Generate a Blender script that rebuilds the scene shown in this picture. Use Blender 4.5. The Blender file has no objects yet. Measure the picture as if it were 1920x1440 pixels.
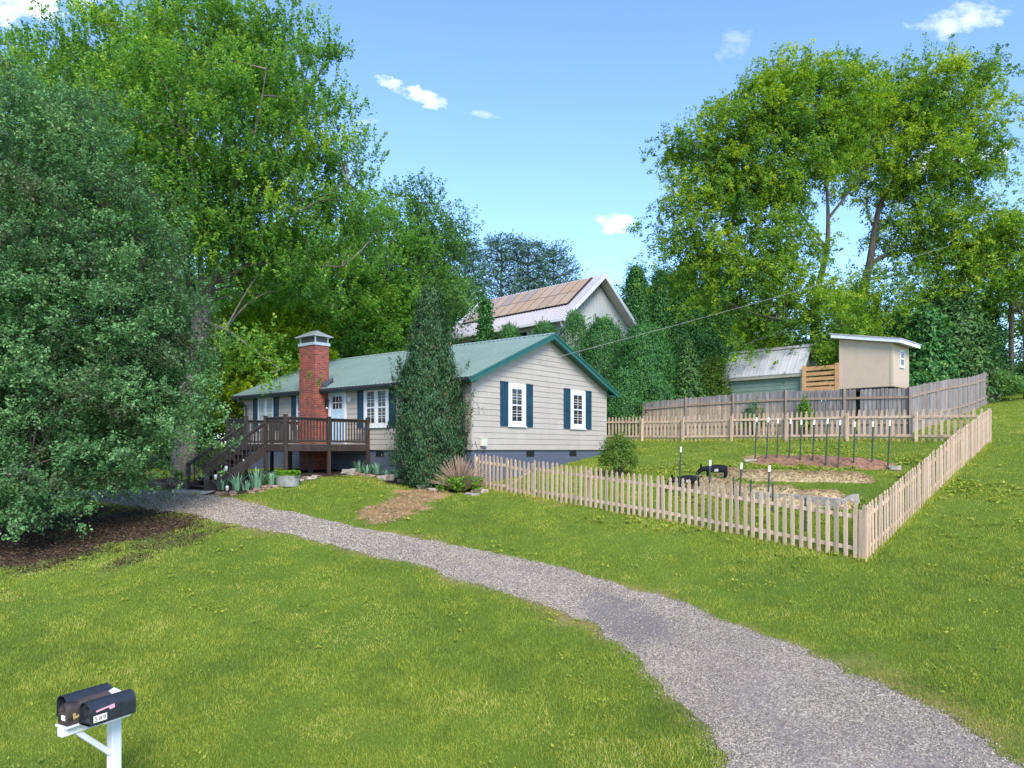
import bpy, bmesh, math, random
import numpy as np
from mathutils import Vector, Matrix
R = math.radians
S = bpy.context.scene
rng = np.random.default_rng(7)
random.seed(7)
# ------------------------------------------------------------------ camera, sky, sun, exposure
F, Y0, PW = 1383.1, 843.3, 1920.0            # focal length and horizon of the 1920x1440 photograph, in its pixels
cam_d = bpy.data.cameras.new('camera'); cam = bpy.data.objects.new('camera', cam_d); S.collection.objects.link(cam)
cam.rotation_euler = (R(90), 0, 0); cam.location = (0, 0, 0)
cam_d.sensor_fit = 'HORIZONTAL'; cam_d.sensor_width = 36; cam_d.lens = F / PW * 36
cam_d.shift_y = (Y0 - 720) / PW; cam_d.clip_end = 2000; cam_d.clip_start = .05
S.camera = cam
SUN_EL, SUN_AZ = R(40), R(166)               # azimuth clockwise from +Y
sd = bpy.data.lights.new('sun', 'SUN'); sun = bpy.data.objects.new('sun', sd); S.collection.objects.link(sun)
sd.energy = 2.25; sd.angle = R(26); sd.color = (1, .93, .82)
sdir = Vector((math.sin(SUN_AZ) * math.cos(SUN_EL), math.cos(SUN_AZ) * math.cos(SUN_EL), math.sin(SUN_EL)))
sun.rotation_euler = sdir.to_track_quat('Z', 'Y').to_euler()
W = bpy.data.worlds.new('World'); S.world = W; W.use_nodes = True
wt = W.node_tree; wn = wt.nodes; wl = wt.links; wn.clear()
def N(t, typ, **kw):
    n = t.nodes.new(typ)
    for k, v in kw.items():
        if k in n.inputs: n.inputs[k].default_value = v
        else: setattr(n, k, v)
    return n
sky = N(wt, 'ShaderNodeTexSky', sky_type='NISHITA', sun_disc=False, sun_elevation=SUN_EL, sun_rotation=SUN_AZ,
        altitude=900, air_density=1.0, dust_density=.7, ozone_density=1.6)
tc = N(wt, 'ShaderNodeTexCoord'); sx = N(wt, 'ShaderNodeSeparateXYZ'); wl.new(tc.outputs['Generated'], sx.inputs[0])
def wm(op, a, b=None, clamp=False):
    n = wn.new('ShaderNodeMath'); n.operation = op; n.use_clamp = clamp
    for i, v in enumerate((a, b)):
        if v is None: continue
        if hasattr(v, 'is_linked'): wl.new(v, n.inputs[i])
        else: n.inputs[i].default_value = v
    return n.outputs[0]
yy = wm('MAXIMUM', sx.outputs[1], .05)
ca, cb = wm('DIVIDE', sx.outputs[0], yy), wm('DIVIDE', sx.outputs[2], yy)
cmb = wn.new('ShaderNodeCombineXYZ'); wl.new(ca, cmb.inputs[0]); wl.new(wm('MULTIPLY', cb, 1.7), cmb.inputs[1])
nz = N(wt, 'ShaderNodeTexNoise', Scale=26.0, Detail=9.0, Roughness=.62); wl.new(cmb.outputs[0], nz.inputs['Vector'])
nzs = wm('SUBTRACT', nz.outputs['Fac'], .5)
total = None
# clouds by direction: azimuth tangent, height tangent, half widths, tilt, density
for a0, b0, ra, rb, tilt, dens in ((-.130, .482, .062, .016, -.36, .95), (.142, .309, .036, .021, -.1, 1.0), (.600, .395, .085, .026, .1, .95),
                             (.615, .585, .085, .028, .2, .42), (-.66, .615, .16, .05, .1, .85), (-.03, .452, .03, .007, -.2, .25), (-.2, .445, .03, .006, .0, .2), (.30, .55, .03, .03, .3, .16), (.95, .30, .2, .04, .05, .7), (-1.1, .5, .3, .08, .05, .6)):
    da, db = wm('SUBTRACT', ca, a0), wm('SUBTRACT', cb, b0)
    db2 = wm('SUBTRACT', db, wm('MULTIPLY', da, tilt))
    q = wm('ADD', wm('POWER', wm('ABSOLUTE', wm('DIVIDE', da, ra)), 2.0), wm('POWER', wm('ABSOLUTE', wm('DIVIDE', db2, rb)), 2.0))
    m = wm('ADD', wm('SUBTRACT', .62, q), wm('MULTIPLY', nzs, 3.4))
    m = wm('MULTIPLY', wm('MULTIPLY', m, 1.25, True), dens)
    total = m if total is None else wm('MAXIMUM', total, m)
tint = wn.new('ShaderNodeMix'); tint.data_type = 'RGBA'; tint.blend_type = 'MULTIPLY'; tint.inputs[0].default_value = 1
wl.new(sky.outputs[0], tint.inputs[6]); tint.inputs[7].default_value = (.75, .87, 1.06, 1)
mixc = wn.new('ShaderNodeMix'); mixc.data_type = 'RGBA'; wl.new(total, mixc.inputs[0]); wl.new(tint.outputs[2], mixc.inputs[6])
mixc.inputs[7].default_value = (5.0, 5.1, 5.3, 1)
bg = wn.new('ShaderNodeBackground'); bg.inputs[1].default_value = .15; wl.new(mixc.outputs[2], bg.inputs[0])
wo = wn.new('ShaderNodeOutputWorld'); wl.new(bg.outputs[0], wo.inputs[0])
S.view_settings.view_transform = 'Standard'; S.view_settings.look = 'None'; S.view_settings.gamma = 1
S.view_settings.use_curve_mapping = False; S.view_settings.exposure = 1.3
# ------------------------------------------------------------------ helpers
def at(px, py, Y): return np.array(((px - 960) / F * Y, Y, (Y0 - py) / F * Y))
def link(o): S.collection.objects.link(o); return o
def tag(o, label=None, cat=None, group=None, kind=None):
    if label: o['label'] = label
    if cat: o['category'] = cat
    if group: o['group'] = group
    if kind: o['kind'] = kind
    return o
def thing(name, label, cat, loc=(0, 0, 0), rz=0., group=None):
    o = link(bpy.data.objects.new(name, None)); o.location = [float(v) for v in loc]; o.rotation_euler = (0, 0, rz)
    o.empty_display_size = .2
    return tag(o, label, cat, group)
def mesh_np(name, V, Fq, mat, parent=None, attrs=None, smooth=False, loc=None):
    """V (n,3); Fq (m,k) faces all of k corners"""
    V = np.asarray(V, dtype=np.float32); Fq = np.asarray(Fq, dtype=np.int32)
    me = bpy.data.meshes.new(name); k = Fq.shape[1]
    me.vertices.add(len(V)); me.vertices.foreach_set('co', V.ravel())
    me.loops.add(Fq.size); me.loops.foreach_set('vertex_index', Fq.ravel())
    me.polygons.add(len(Fq)); me.polygons.foreach_set('loop_start', np.arange(0, Fq.size, k, dtype=np.int32))
    me.polygons.foreach_set('loop_total', np.full(len(Fq), k, dtype=np.int32))
    if smooth: me.polygons.foreach_set('use_smooth', np.ones(len(Fq), dtype=bool))
    for an, av in (attrs or {}).items():
        av = np.asarray(av, dtype=np.float32)
        if av.ndim == 1: a = me.attributes.new(an, 'FLOAT', 'POINT'); a.data.foreach_set('value', av)
        else: a = me.attributes.new(an, 'FLOAT_COLOR', 'POINT'); a.data.foreach_set('color', av.ravel())
    me.update(calc_edges=True); me.materials.append(mat)
    o = link(bpy.data.objects.new(name, me)); o.parent = parent
    if loc is not None: o.location = [float(v) for v in loc]
    return o
class MB:
    """collects boxes, prisms and tubes into one mesh"""
    def __init__(s): s.v = []; s.f = []
    def add(s, vs, fs):
        b = len(s.v); s.v += [tuple(float(c) for c in v) for v in vs]; s.f += [tuple(b + i for i in f) for f in fs]; return s
    def box(s, x0, x1, y0, y1, z0, z1):
        x0, x1 = sorted((x0, x1)); y0, y1 = sorted((y0, y1)); z0, z1 = sorted((z0, z1))
        return s.add([(x, y, z) for z in (z0, z1) for y in (y0, y1) for x in (x0, x1)],
                     [(0, 2, 3, 1), (4, 5, 7, 6), (0, 1, 5, 4), (2, 6, 7, 3), (0, 4, 6, 2), (1, 3, 7, 5)])
    def beam(s, a, b, w, h, up=(0, 0, 1)):
        a, b, up = Vector(a), Vector(b), Vector(up); d = (b - a).normalized(); x = d.cross(up).normalized(); y = x.cross(d).normalized()
        P = [p + x * i * w / 2 + y * j * h / 2 for p in (a, b) for i, j in ((-1, -1), (1, -1), (1, 1), (-1, 1))]
        return s.add(P, [(0, 3, 2, 1), (4, 5, 6, 7), (0, 1, 5, 4), (1, 2, 6, 5), (2, 3, 7, 6), (3, 0, 4, 7)])
    def prism(s, poly, a, b):
        """poly of 3-D points, extruded by vector from offset a to offset b"""
        a, b = Vector(a), Vector(b); n = len(poly)
        P = [Vector(p) + a for p in poly] + [Vector(p) + b for p in poly]
        return s.add(P, [tuple(range(n - 1, -1, -1)), tuple(range(n, 2 * n))] + [(i, (i + 1) % n, n + (i + 1) % n, n + i) for i in range(n)])
    def tube(s, pts, rad, n=7, caps=True):
        V, Q = tube_np(pts, rad, n); base = len(s.v)
        s.add(V, Q)
        if caps:
            s.f.append(tuple(base + i for i in range(n - 1, -1, -1))); m = len(V) - n
            s.f.append(tuple(base + m + i for i in range(n)))
        return s
    def lathe(s, prof, c=(0, 0, 0), n=16, sx=1, sy=1):
        V = [(c[0] + r * math.cos(2 * math.pi * i / n) * sx, c[1] + r * math.sin(2 * math.pi * i / n) * sy, c[2] + z) for r, z in prof for i in range(n)]
        Q = [(j * n + i, j * n + (i + 1) % n, (j + 1) * n + (i + 1) % n, (j + 1) * n + i) for j in range(len(prof) - 1) for i in range(n)]
        return s.add(V, Q)
    def build(s, name, mat, parent=None, bevel=0, smooth=False, loc=None):
        me = bpy.data.meshes.new(name); me.from_pydata(s.v, [], s.f); me.update(); me.materials.append(mat)
        bm = bmesh.new(); bm.from_mesh(me); bmesh.ops.recalc_face_normals(bm, faces=bm.faces); bm.to_mesh(me); bm.free()
        if smooth: me.polygons.foreach_set('use_smooth', np.ones(len(me.polygons), dtype=bool))
        o = link(bpy.data.objects.new(name, me)); o.parent = parent
        if loc is not None: o.location = [float(v) for v in loc]
        if bevel:
            m = o.modifiers.new('edge', 'BEVEL'); m.width = bevel; m.segments = 2; m.limit_method = 'ANGLE'
        return o
def tube_np(pts, rad, n=7):
    P = np.asarray(pts, float); m = len(P); rad = np.broadcast_to(np.asarray(rad, float), (m,))
    T = np.gradient(P, axis=0); T /= np.linalg.norm(T, axis=1)[:, None] + 1e-9
    ref = np.array((0, 0, 1.)) if abs(T[:, 2]).mean() < .8 else np.array((1., 0, 0))
    A = np.cross(T, ref); A /= np.linalg.norm(A, axis=1)[:, None] + 1e-9; B = np.cross(T, A)
    th = np.linspace(0, 2 * np.pi, n, endpoint=False)
    V = P[:, None] + rad[:, None, None] * (A[:, None] * np.cos(th)[None, :, None] + B[:, None] * np.sin(th)[None, :, None])
    i, j = np.meshgrid(np.arange(m - 1), np.arange(n), indexing='ij'); j2 = (j + 1) % n
    Q = np.stack([i * n + j, i * n + j2, (i + 1) * n + j2, (i + 1) * n + j], -1).reshape(-1, 4)
    return V.reshape(-1, 3), Q.tolist()
def dup(root, loc, rz=None, label=None, scale=None):
    r = link(root.copy()); r.location = [float(v) for v in loc]
    if rz is not None: r.rotation_euler = (0, 0, rz)
    if scale: r.scale = scale
    if label: r['label'] = label
    for ch in root.children:
        c = link(ch.copy()); c.parent = r
        for g in ch.children: link(g.copy()).parent = c
    return r
ORD = ['first', 'second', 'third', 'fourth', 'fifth', 'sixth', 'seventh', 'eighth', 'ninth', 'tenth', 'eleventh', 'twelfth', 'thirteenth', 'fourteenth', 'fifteenth', 'sixteenth']
def smooth_line(P, n):
    P = np.asarray(P, float); d = np.r_[0, np.cumsum(np.linalg.norm(np.diff(P, axis=0), axis=1))]; t = np.linspace(0, d[-1], n)
    Q = np.stack([np.interp(t, d, P[:, k]) for k in range(P.shape[1])], 1)
    for _ in range(2):
        Q[1:-1] = .25 * Q[:-2] + .5 * Q[1:-1] + .25 * Q[2:]
    return Q
def vnoise(x, y, sc, seed=0):
    x = np.asarray(x) / sc; y = np.asarray(y) / sc; xi = np.floor(x).astype(int); yi = np.floor(y).astype(int); fx = x - xi; fy = y - yi
    def h(a, b):
        n = (a * 374761393 + b * 668265263 + seed * 69069) & 0x7fffffff; n = ((n ^ (n >> 13)) * 1274126177) & 0x7fffffff
        return ((n ^ (n >> 16)) & 0xffff) / 65535.
    fx = fx * fx * (3 - 2 * fx); fy = fy * fy * (3 - 2 * fy)
    return (h(xi, yi) * (1 - fx) + h(xi + 1, yi) * fx) * (1 - fy) + (h(xi, yi + 1) * (1 - fx) + h(xi + 1, yi + 1) * fx) * fy
def inpoly(x, y, poly):
    r = np.zeros(np.shape(x), bool); n = len(poly)
    for i in range(n):
        x1, y1 = poly[i][:2]; x2, y2 = poly[(i + 1) % n][:2]
        c = ((y1 > y) != (y2 > y)) & (x < (x2 - x1) * (y - y1) / (y2 - y1 + 1e-12) + x1); r ^= c
    return r
# ------------------------------------------------------------------ materials
def new_mat(name):
    m = bpy.data.materials.new(name); m.use_nodes = True; t = m.node_tree; b = t.nodes['Principled BSDF']; return m, t, b
def L(t, a, b): t.links.new(a, b)
def ramp(t, fac, cols):
    r = t.nodes.new('ShaderNodeValToRGB'); e = r.color_ramp.elements
    while len(e) < len(cols): e.new(.5)
    for i, (p, c) in enumerate(cols): e[i].position = p; e[i].color = (*c, 1)
    L(t, fac, r.inputs[0]); return r.outputs[0]
def mixcol(t, fac, a, b, mode='MIX'):
    n = t.nodes.new('ShaderNodeMix'); n.data_type = 'RGBA'; n.blend_type = mode
    for i, v in ((0, fac), (6, a), (7, b)):
        if hasattr(v, 'is_linked'): L(t, v, n.inputs[i])
        else: n.inputs[i].default_value = v if i == 0 else (*v, 1)
    return n.outputs[2]
def noise(t, scale, detail=4., rough=.55, coord='Object', stretch=None):
    c = t.nodes.new('ShaderNodeTexCoord'); n = N(t, 'ShaderNodeTexNoise', Scale=scale, Detail=detail, Roughness=rough)
    if stretch:
        mp = t.nodes.new('ShaderNodeMapping'); mp.inputs['Scale'].default_value = stretch; L(t, c.outputs[coord], mp.inputs[0]); L(t, mp.outputs[0], n.inputs['Vector'])
    else: L(t, c.outputs[coord], n.inputs['Vector'])
    return n.outputs['Fac']
def bump(t, b, h, strength=.3, dist=.02):
    n = t.nodes.new('ShaderNodeBump'); n.inputs['Strength'].default_value = strength; n.inputs['Distance'].default_value = dist
    L(t, h, n.inputs['Height']); L(t, n.outputs[0], b.inputs['Normal'])
def plain(name, col, rough=.6, var=.14, scale=3., metal=0., bmp=.0, stretch=None, spec=.4, objrand=0.):
    m, t, b = new_mat(name)
    f = noise(t, scale, 6., .65, stretch=stretch)
    lo = tuple(c * (1 - var * 1.6) for c in col); hi = tuple(min(1, c * (1 + var)) for c in col)
    c = ramp(t, f, [(.28, lo), (.5, col), (.75, hi)])
    if objrand:
        oi = t.nodes.new('ShaderNodeObjectInfo'); k = ramp(t, oi.outputs['Random'], [(0, (1 - objrand,) * 3), (.5, (1 - objrand * .3, 1 - objrand * .45, 1 - objrand * .6)), (1, (1, 1, 1))])
        c = mixcol(t, 1., c, k, 'MULTIPLY')
    L(t, c, b.inputs['Base Color'])
    b.inputs['Roughness'].default_value = rough; b.inputs['Metallic'].default_value = metal; b.inputs['Specular IOR Level'].default_value = spec
    if bmp: bump(t, b, noise(t, scale * 6, 6., .7, stretch=stretch), bmp, .01)
    return m
def leaf_mat(name, cols, trans=.35, rough=.45, spec=.25, k=1.45):
    m, t, b = new_mat(name)
    a = t.nodes.new('ShaderNodeAttribute'); a.attribute_name = 'rnd'
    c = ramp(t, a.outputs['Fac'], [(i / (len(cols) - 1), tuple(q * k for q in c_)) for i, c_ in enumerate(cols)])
    L(t, c, b.inputs['Base Color']); b.inputs['Roughness'].default_value = rough; b.inputs['Specular IOR Level'].default_value = spec
    tr = t.nodes.new('ShaderNodeBsdfTranslucent'); hs = N(t, 'ShaderNodeHueSaturation', Saturation=1.1, Value=1.35); L(t, c, hs.inputs['Color']); L(t, hs.outputs[0], tr.inputs[0])
    mx = t.nodes.new('ShaderNodeMixShader'); mx.inputs[0].default_value = trans
    L(t, b.outputs[0], mx.inputs[1]); L(t, tr.outputs[0], mx.inputs[2]); L(t, mx.outputs[0], t.nodes['Material Output'].inputs[0])
    return m
M = {}
M['siding'] = plain('painted_siding', (.455, .415, .375), .55, .05, 1.3, bmp=.04)
m, t, b = new_mat('painted_siding'); M['siding'] = m
s1_ = noise(t, 1.2, 6., .65); s2_ = noise(t, 3.2, 6., .7, stretch=(2.2, 2.2, .12))
c_ = mixcol(t, 1., ramp(t, s1_, [(.3, (.37, .326, .277)), (.7, (.425, .38, .33))]), ramp(t, s2_, [(.30, (.94, .93, .92)), (.5, (1, 1, 1)), (.8, (1.02, 1.02, 1.02))]), 'MULTIPLY')
L(t, c_, b.inputs['Base Color']); b.inputs['Roughness'].default_value = .55; bump(t, b, noise(t, 14., 5., .6, stretch=(.3, .3, 3)), .06, .01)
M['white'] = plain('white_paint', (.66, .67, .69), .45, .07, 4.)
M['shutter'] = plain('teal_paint', (.006, .042, .072), .55, .3, 3.)
M['trim'] = plain('green_trim', (.016, .105, .088), .4, .12, 3.)
M['gutter'] = plain('dark_gutter', (.05, .058, .075), .4, .12, 3.)
M['door'] = plain('pale_blue_paint', (.42, .58, .70), .45, .05, 4.)
M['black'] = plain('black_paint', (.012, .012, .014), .4, .2, 9.)
M['deck'] = plain('dark_stained_wood', (.046, .034, .029), .6, .3, 5., bmp=.2, stretch=(1, 1, .25))
M['deckfloor'] = plain('deck_boards', (.20, .175, .165), .55, .2, 3., bmp=.15)
M['steel'] = plain('galvanised_steel', (.62, .62, .60), .42, .12, 6., metal=.75)
M['picket'] = plain('raw_pine', (.60, .445, .315), .75, .28, 7., bmp=.3, stretch=(2, 2, .2), objrand=.34)
M['pine'] = plain('orange_pine', (.50, .27, .12), .65, .2, 6., bmp=.2, stretch=(.3, 1, 1))
M['tan'] = plain('tan_panel', (.50, .39, .28), .6, .06, 2., bmp=.05)
M['sage'] = plain('sage_siding', (.16, .215, .165), .6, .08, 2.)
M['cream'] = plain('cream_trim', (.55, .54, .43), .5, .05, 3.)
M['metalroof'] = plain('grey_metal_roof', (.46, .45, .445), .5, .1, 2., metal=.05)
M['whitewall'] = plain('pale_board_wall', (.50, .53, .53), .6, .05, 2.)
M['palemetal'] = plain('pale_metal_roof', (.58, .535, .53), .4, .07, 2., metal=.3)
M['soffit'] = plain('cream_soffit', (.52, .46, .38), .6, .05, 2.)
M['tpost'] = plain('green_steel', (.012, .035, .026), .5, .25, 9.)
M['tip'] = plain('white_enamel', (.8, .8, .78), .4, .03, 9.)
M['stone'] = plain('field_stone', (.25, .175, .125), .9, .4, 5., bmp=.6)
M['palestone'] = plain('pale_stone', (.36, .30, .25), .9, .35, 6., bmp=.6)
M['concrete'] = plain('concrete_block', (.30, .275, .24), .9, .3, 6., bmp=.5)
M['slab'] = plain('concrete_slab', (.42, .38, .33), .85, .15, 4., bmp=.3)
M['rust'] = plain('rusty_metal', (.075, .055, .048), .6, .6, 7., metal=.2, bmp=.3)
M['mailblack'] = plain('black_mailbox_metal', (.022, .026, .034), .36, .35, 9., metal=.0, spec=.6)
M['pink'] = plain('faded_pink_flag', (.72, .36, .45), .5, .08, 20.)
M['yellow'] = plain('faded_yellow_flag', (.52, .38, .14), .6, .2, 20.)
M['paper'] = plain('pale_sticker', (.80, .78, .72), .6, .06, 30.)
M['barkgrey'] = plain('grey_bark', (.165, .135, .115), .9, .45, 3., bmp=.9, stretch=(3, 3, .4))
M['barkdark'] = plain('dark_bark', (.085, .068, .058), .9, .45, 4., bmp=.9, stretch=(3, 3, .4))
M['pole'] = plain('weathered_pole', (.22, .16, .125), .9, .25, 4., bmp=.4, stretch=(3, 3, .2))
M['wire'] = plain('wire_sheath', (.25, .25, .25), .5, .1, 4.)
M['solarframe'] = plain('dark_frame', (.02, .02, .026), .4, .1, 5.)
M['curtain'] = plain('pale_curtain', (.42, .46, .42), .8, .15, 7., stretch=(6, 6, .2))
M['zinc'] = plain('zinc_tub', (.27, .27, .26), .6, .3, 7., metal=.3)
M['pinkflower'] = plain('pink_petals', (.55, .03, .10), .6, .1, 9.)
m, t, b = new_mat('window_glass'); M['glass'] = m
L(t, ramp(t, noise(t, 1.6, 3.), [(.35, (.010, .014, .015)), (.65, (.035, .045, .045))]), b.inputs['Base Color']); b.inputs['Roughness'].default_value = .08; b.inputs['Specular IOR Level'].default_value = .35
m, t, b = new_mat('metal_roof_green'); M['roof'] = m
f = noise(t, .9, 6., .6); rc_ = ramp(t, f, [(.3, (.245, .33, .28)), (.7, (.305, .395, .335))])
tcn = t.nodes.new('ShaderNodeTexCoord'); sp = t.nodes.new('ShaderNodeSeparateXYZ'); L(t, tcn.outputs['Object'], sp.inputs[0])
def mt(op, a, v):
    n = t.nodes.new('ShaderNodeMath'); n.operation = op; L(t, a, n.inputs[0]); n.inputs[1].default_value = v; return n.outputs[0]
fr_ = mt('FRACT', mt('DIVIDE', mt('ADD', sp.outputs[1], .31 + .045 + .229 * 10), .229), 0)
L(t, mixcol(t, 1., rc_, ramp(t, fr_, [(0, (.62, .64, .64)), (.20, (.62, .64, .64)), (.27, (1, 1, 1)), (1, (1, 1, 1))]), 'MULTIPLY'), b.inputs['Base Color']); b.inputs['Roughness'].default_value = .42; b.inputs['Metallic'].default_value = .1  # darker stripe along each rib: the rib's shade put into the colour
m, t, b = new_mat('block_foundation'); M['found'] = m
tcn = t.nodes.new('ShaderNodeTexCoord'); sp = t.nodes.new('ShaderNodeSeparateXYZ'); L(t, tcn.outputs['Object'], sp.inputs[0])
ad = t.nodes.new('ShaderNodeMath'); ad.operation = 'ADD'; L(t, sp.outputs[0], ad.inputs[0]); L(t, sp.outputs[1], ad.inputs[1])
cx = t.nodes.new('ShaderNodeCombineXYZ'); L(t, ad.outputs[0], cx.inputs[0]); L(t, sp.outputs[2], cx.inputs[1])
br = N(t, 'ShaderNodeTexBrick', Scale=1., **{'Brick Width': .4, 'Row Height': .2, 'Mortar Size': .008}); L(t, cx.outputs[0], br.inputs['Vector'])
for k, c in (('Color1', (.075, .09, .13)), ('Color2', (.085, .10, .14)), ('Mortar', (.055, .065, .10))): br.inputs[k].default_value = (*c, 1)
L(t, br.outputs['Color'], b.inputs['Base Color']); b.inputs['Roughness'].default_value = .75; bump(t, b, br.outputs['Fac'], -.4, .01)
m, t, b = new_mat('red_brick'); M['brick'] = m
tcn = t.nodes.new('ShaderNodeTexCoord'); sp = t.nodes.new('ShaderNodeSeparateXYZ'); L(t, tcn.outputs['Object'], sp.inputs[0])
ad = t.nodes.new('ShaderNodeMath'); ad.operation = 'ADD'; L(t, sp.outputs[0], ad.inputs[0]); L(t, sp.outputs[1], ad.inputs[1])
cx = t.nodes.new('ShaderNodeCombineXYZ'); L(t, ad.outputs[0], cx.inputs[0]); L(t, sp.outputs[2], cx.inputs[1])
br = N(t, 'ShaderNodeTexBrick', Scale=1., Bias=-.1, **{'Brick Width': .205, 'Row Height': .072, 'Mortar Size': .007, 'Mortar Smooth': .2}); L(t, cx.outputs[0], br.inputs['Vector'])
for k, c in (('Color1', (.30, .062, .036)), ('Color2', (.095, .026, .022)), ('Mortar', (.27, .17, .135))): br.inputs[k].default_value = (*c, 1)
wn_ = noise(t, 3.5, 6., .7)
L(t, mixcol(t, 1., br.outputs['Color'], ramp(t, wn_, [(.3, (.7, .66, .66)), (.7, (1.15, 1.1, 1.1))]), 'MULTIPLY'), b.inputs['Base Color'])
b.inputs['Roughness'].default_value = .85; bump(t, b, br.outputs['Fac'], -.6, .01)
m, t, b = new_mat('weathered_boards'); M['weathered'] = m
g = noise(t, 5., 6., .7, stretch=(2.5, 2.5, .3)); g2 = noise(t, .9, 4., .6)
zc = t.nodes.new('ShaderNodeAttribute'); zc.attribute_name = 'hgt'
mr = t.nodes.new('ShaderNodeMath'); mr.operation = 'ADD'; L(t, zc.outputs['Fac'], mr.inputs[0])
mm = t.nodes.new('ShaderNodeMath'); mm.operation = 'MULTIPLY'; mm.inputs[1].default_value = .6; L(t, g2, mm.inputs[0]); L(t, mm.outputs[0], mr.inputs[1])
old = ramp(t, g, [(.3, (.13, .115, .11)), (.5, (.24, .215, .205)), (.75, (.34, .31, .30))]); new = ramp(t, g, [(.3, (.28, .20, .145)), (.55, (.43, .32, .235)), (.8, (.52, .41, .31))])
fac = ramp(t, mr.outputs[0], [(.70, (0, 0, 0)), (.86, (1, 1, 1))])
at_ = t.nodes.new('ShaderNodeAttribute'); at_.attribute_name = 'rnd'
bc = mixcol(t, 1., mixcol(t, fac, new, old), ramp(t, at_.outputs['Fac'], [(0, (.72, .70, .68)), (1, (1.1, 1.08, 1.06))]), 'MULTIPLY')
L(t, bc, b.inputs['Base Color']); b.inputs['Roughness'].default_value = .85; bump(t, b, g, .4, .01)
M['weatherpost'] = plain('weathered_post', (.20, .155, .13), .85, .25, 5., bmp=.4, stretch=(2, 2, .3))
# solar panel: orange sky reflection put into the base colour, each panel its own
m, t, b = new_mat('solar_glass'); M['solar'] = m
oi = t.nodes.new('ShaderNodeObjectInfo'); c1 = ramp(t, oi.outputs['Random'], [(0, (.46, .29, .14)), (.4, (.50, .34, .19)), (.7, (.36, .28, .22)), (1, (.52, .31, .11))])
L(t, c1, b.inputs['Base Color']); b.inputs['Roughness'].default_value = .25; b.inputs['Metallic'].default_value = .1
# leaves
M['lf_pear'] = leaf_mat('pear_leaves', [(.050, .062, .030), (.042, .100, .036), (.075, .152, .054), (.145, .215, .075)], .32, .45, .35, 2.15)
M['lf_maple'] = leaf_mat('maple_leaves', [(.042, .100, .026), (.072, .150, .026), (.118, .202, .030), (.215, .275, .040)], .5, k=2.05)
M['lf_maple2'] = leaf_mat('tulip_leaves', [(.032, .09, .020), (.062, .145, .022), (.108, .19, .028), (.185, .25, .038)], .5, k=2.0)
M['lf_yellow'] = leaf_mat('young_yellow_leaves', [(.08, .15, .015), (.15, .23, .016), (.26, .33, .018), (.34, .39, .03)], .5, k=1.65)
M['lf_birch'] = leaf_mat('drooping_leaves', [(.045, .10, .022), (.09, .165, .022), (.16, .225, .022), (.24, .285, .034)], .5, k=1.85)
M['lf_mid'] = leaf_mat('mid_green_leaves', [(.030, .08, .026), (.052, .12, .030), (.085, .165, .036), (.13, .21, .04)], .4, k=1.75)
M['lf_con'] = leaf_mat('arborvitae_sprays', [(.014, .052, .018), (.026, .085, .024), (.045, .12, .026), (.085, .165, .03)], .28, k=2.0)
M['lf_spruce'] = leaf_mat('spruce_needles', [(.014, .042, .015), (.028, .07, .02), (.055, .11, .025), (.10, .15, .03)], .25, k=1.9)
M['lf_pine'] = leaf_mat('pine_needles', [(.018, .05, .032), (.03, .07, .042), (.045, .095, .05), (.06, .115, .055)], .2, k=1.7)
M['lf_jun'] = leaf_mat('juniper_sprays', [(.095, .07, .035), (.026, .065, .026), (.036, .085, .034), (.052, .11, .044), (.10, .13, .042)], .28, k=1.65)
M['lf_bush'] = leaf_mat('bright_bush_leaves', [(.04, .12, .01), (.085, .20, .012), (.15, .28, .016)], .4)
M['lf_olive'] = leaf_mat('olive_bush_leaves', [(.05, .10, .018), (.085, .145, .022), (.14, .20, .03)], .4)
M['lf_iris'] = leaf_mat('iris_blades', [(.08, .18, .12), (.13, .25, .16), (.22, .34, .21)], .3, k=1.5)
M['lf_straw'] = leaf_mat('straw_strands', [(.30, .21, .10), (.44, .32, .17), (.58, .45, .26)], .15, k=1.)
M['lf_twig'] = leaf_mat('dry_twigs', [(.28, .18, .13), (.42, .29, .21), (.55, .41, .31)], .1, k=1.)
M['lf_grass'] = leaf_mat('grass_blades', [(.085, .128, .024), (.150, .190, .028), (.22, .248, .035), (.30, .29, .06), (.42, .34, .15)], .38, .5, .2, k=1.58)
M['lf_litter'] = leaf_mat('leaf_litter', [(.04, .028, .02), (.09, .055, .035), (.16, .10, .06), (.08, .10, .03)], .1, k=1.)
m, t, b = new_mat('gravel_stones'); M['gravelstone'] = m
a = t.nodes.new('ShaderNodeAttribute'); a.attribute_name = 'rnd'
L(t, ramp(t, a.outputs['Fac'], [(0, (.078, .069, .058)), (.35, (.21, .178, .142)), (.7, (.35, .30, .234)), (.93, (.57, .50, .40)), (1, (.38, .26, .18))]), b.inputs['Base Color']); b.inputs['Roughness'].default_value = .8
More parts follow.
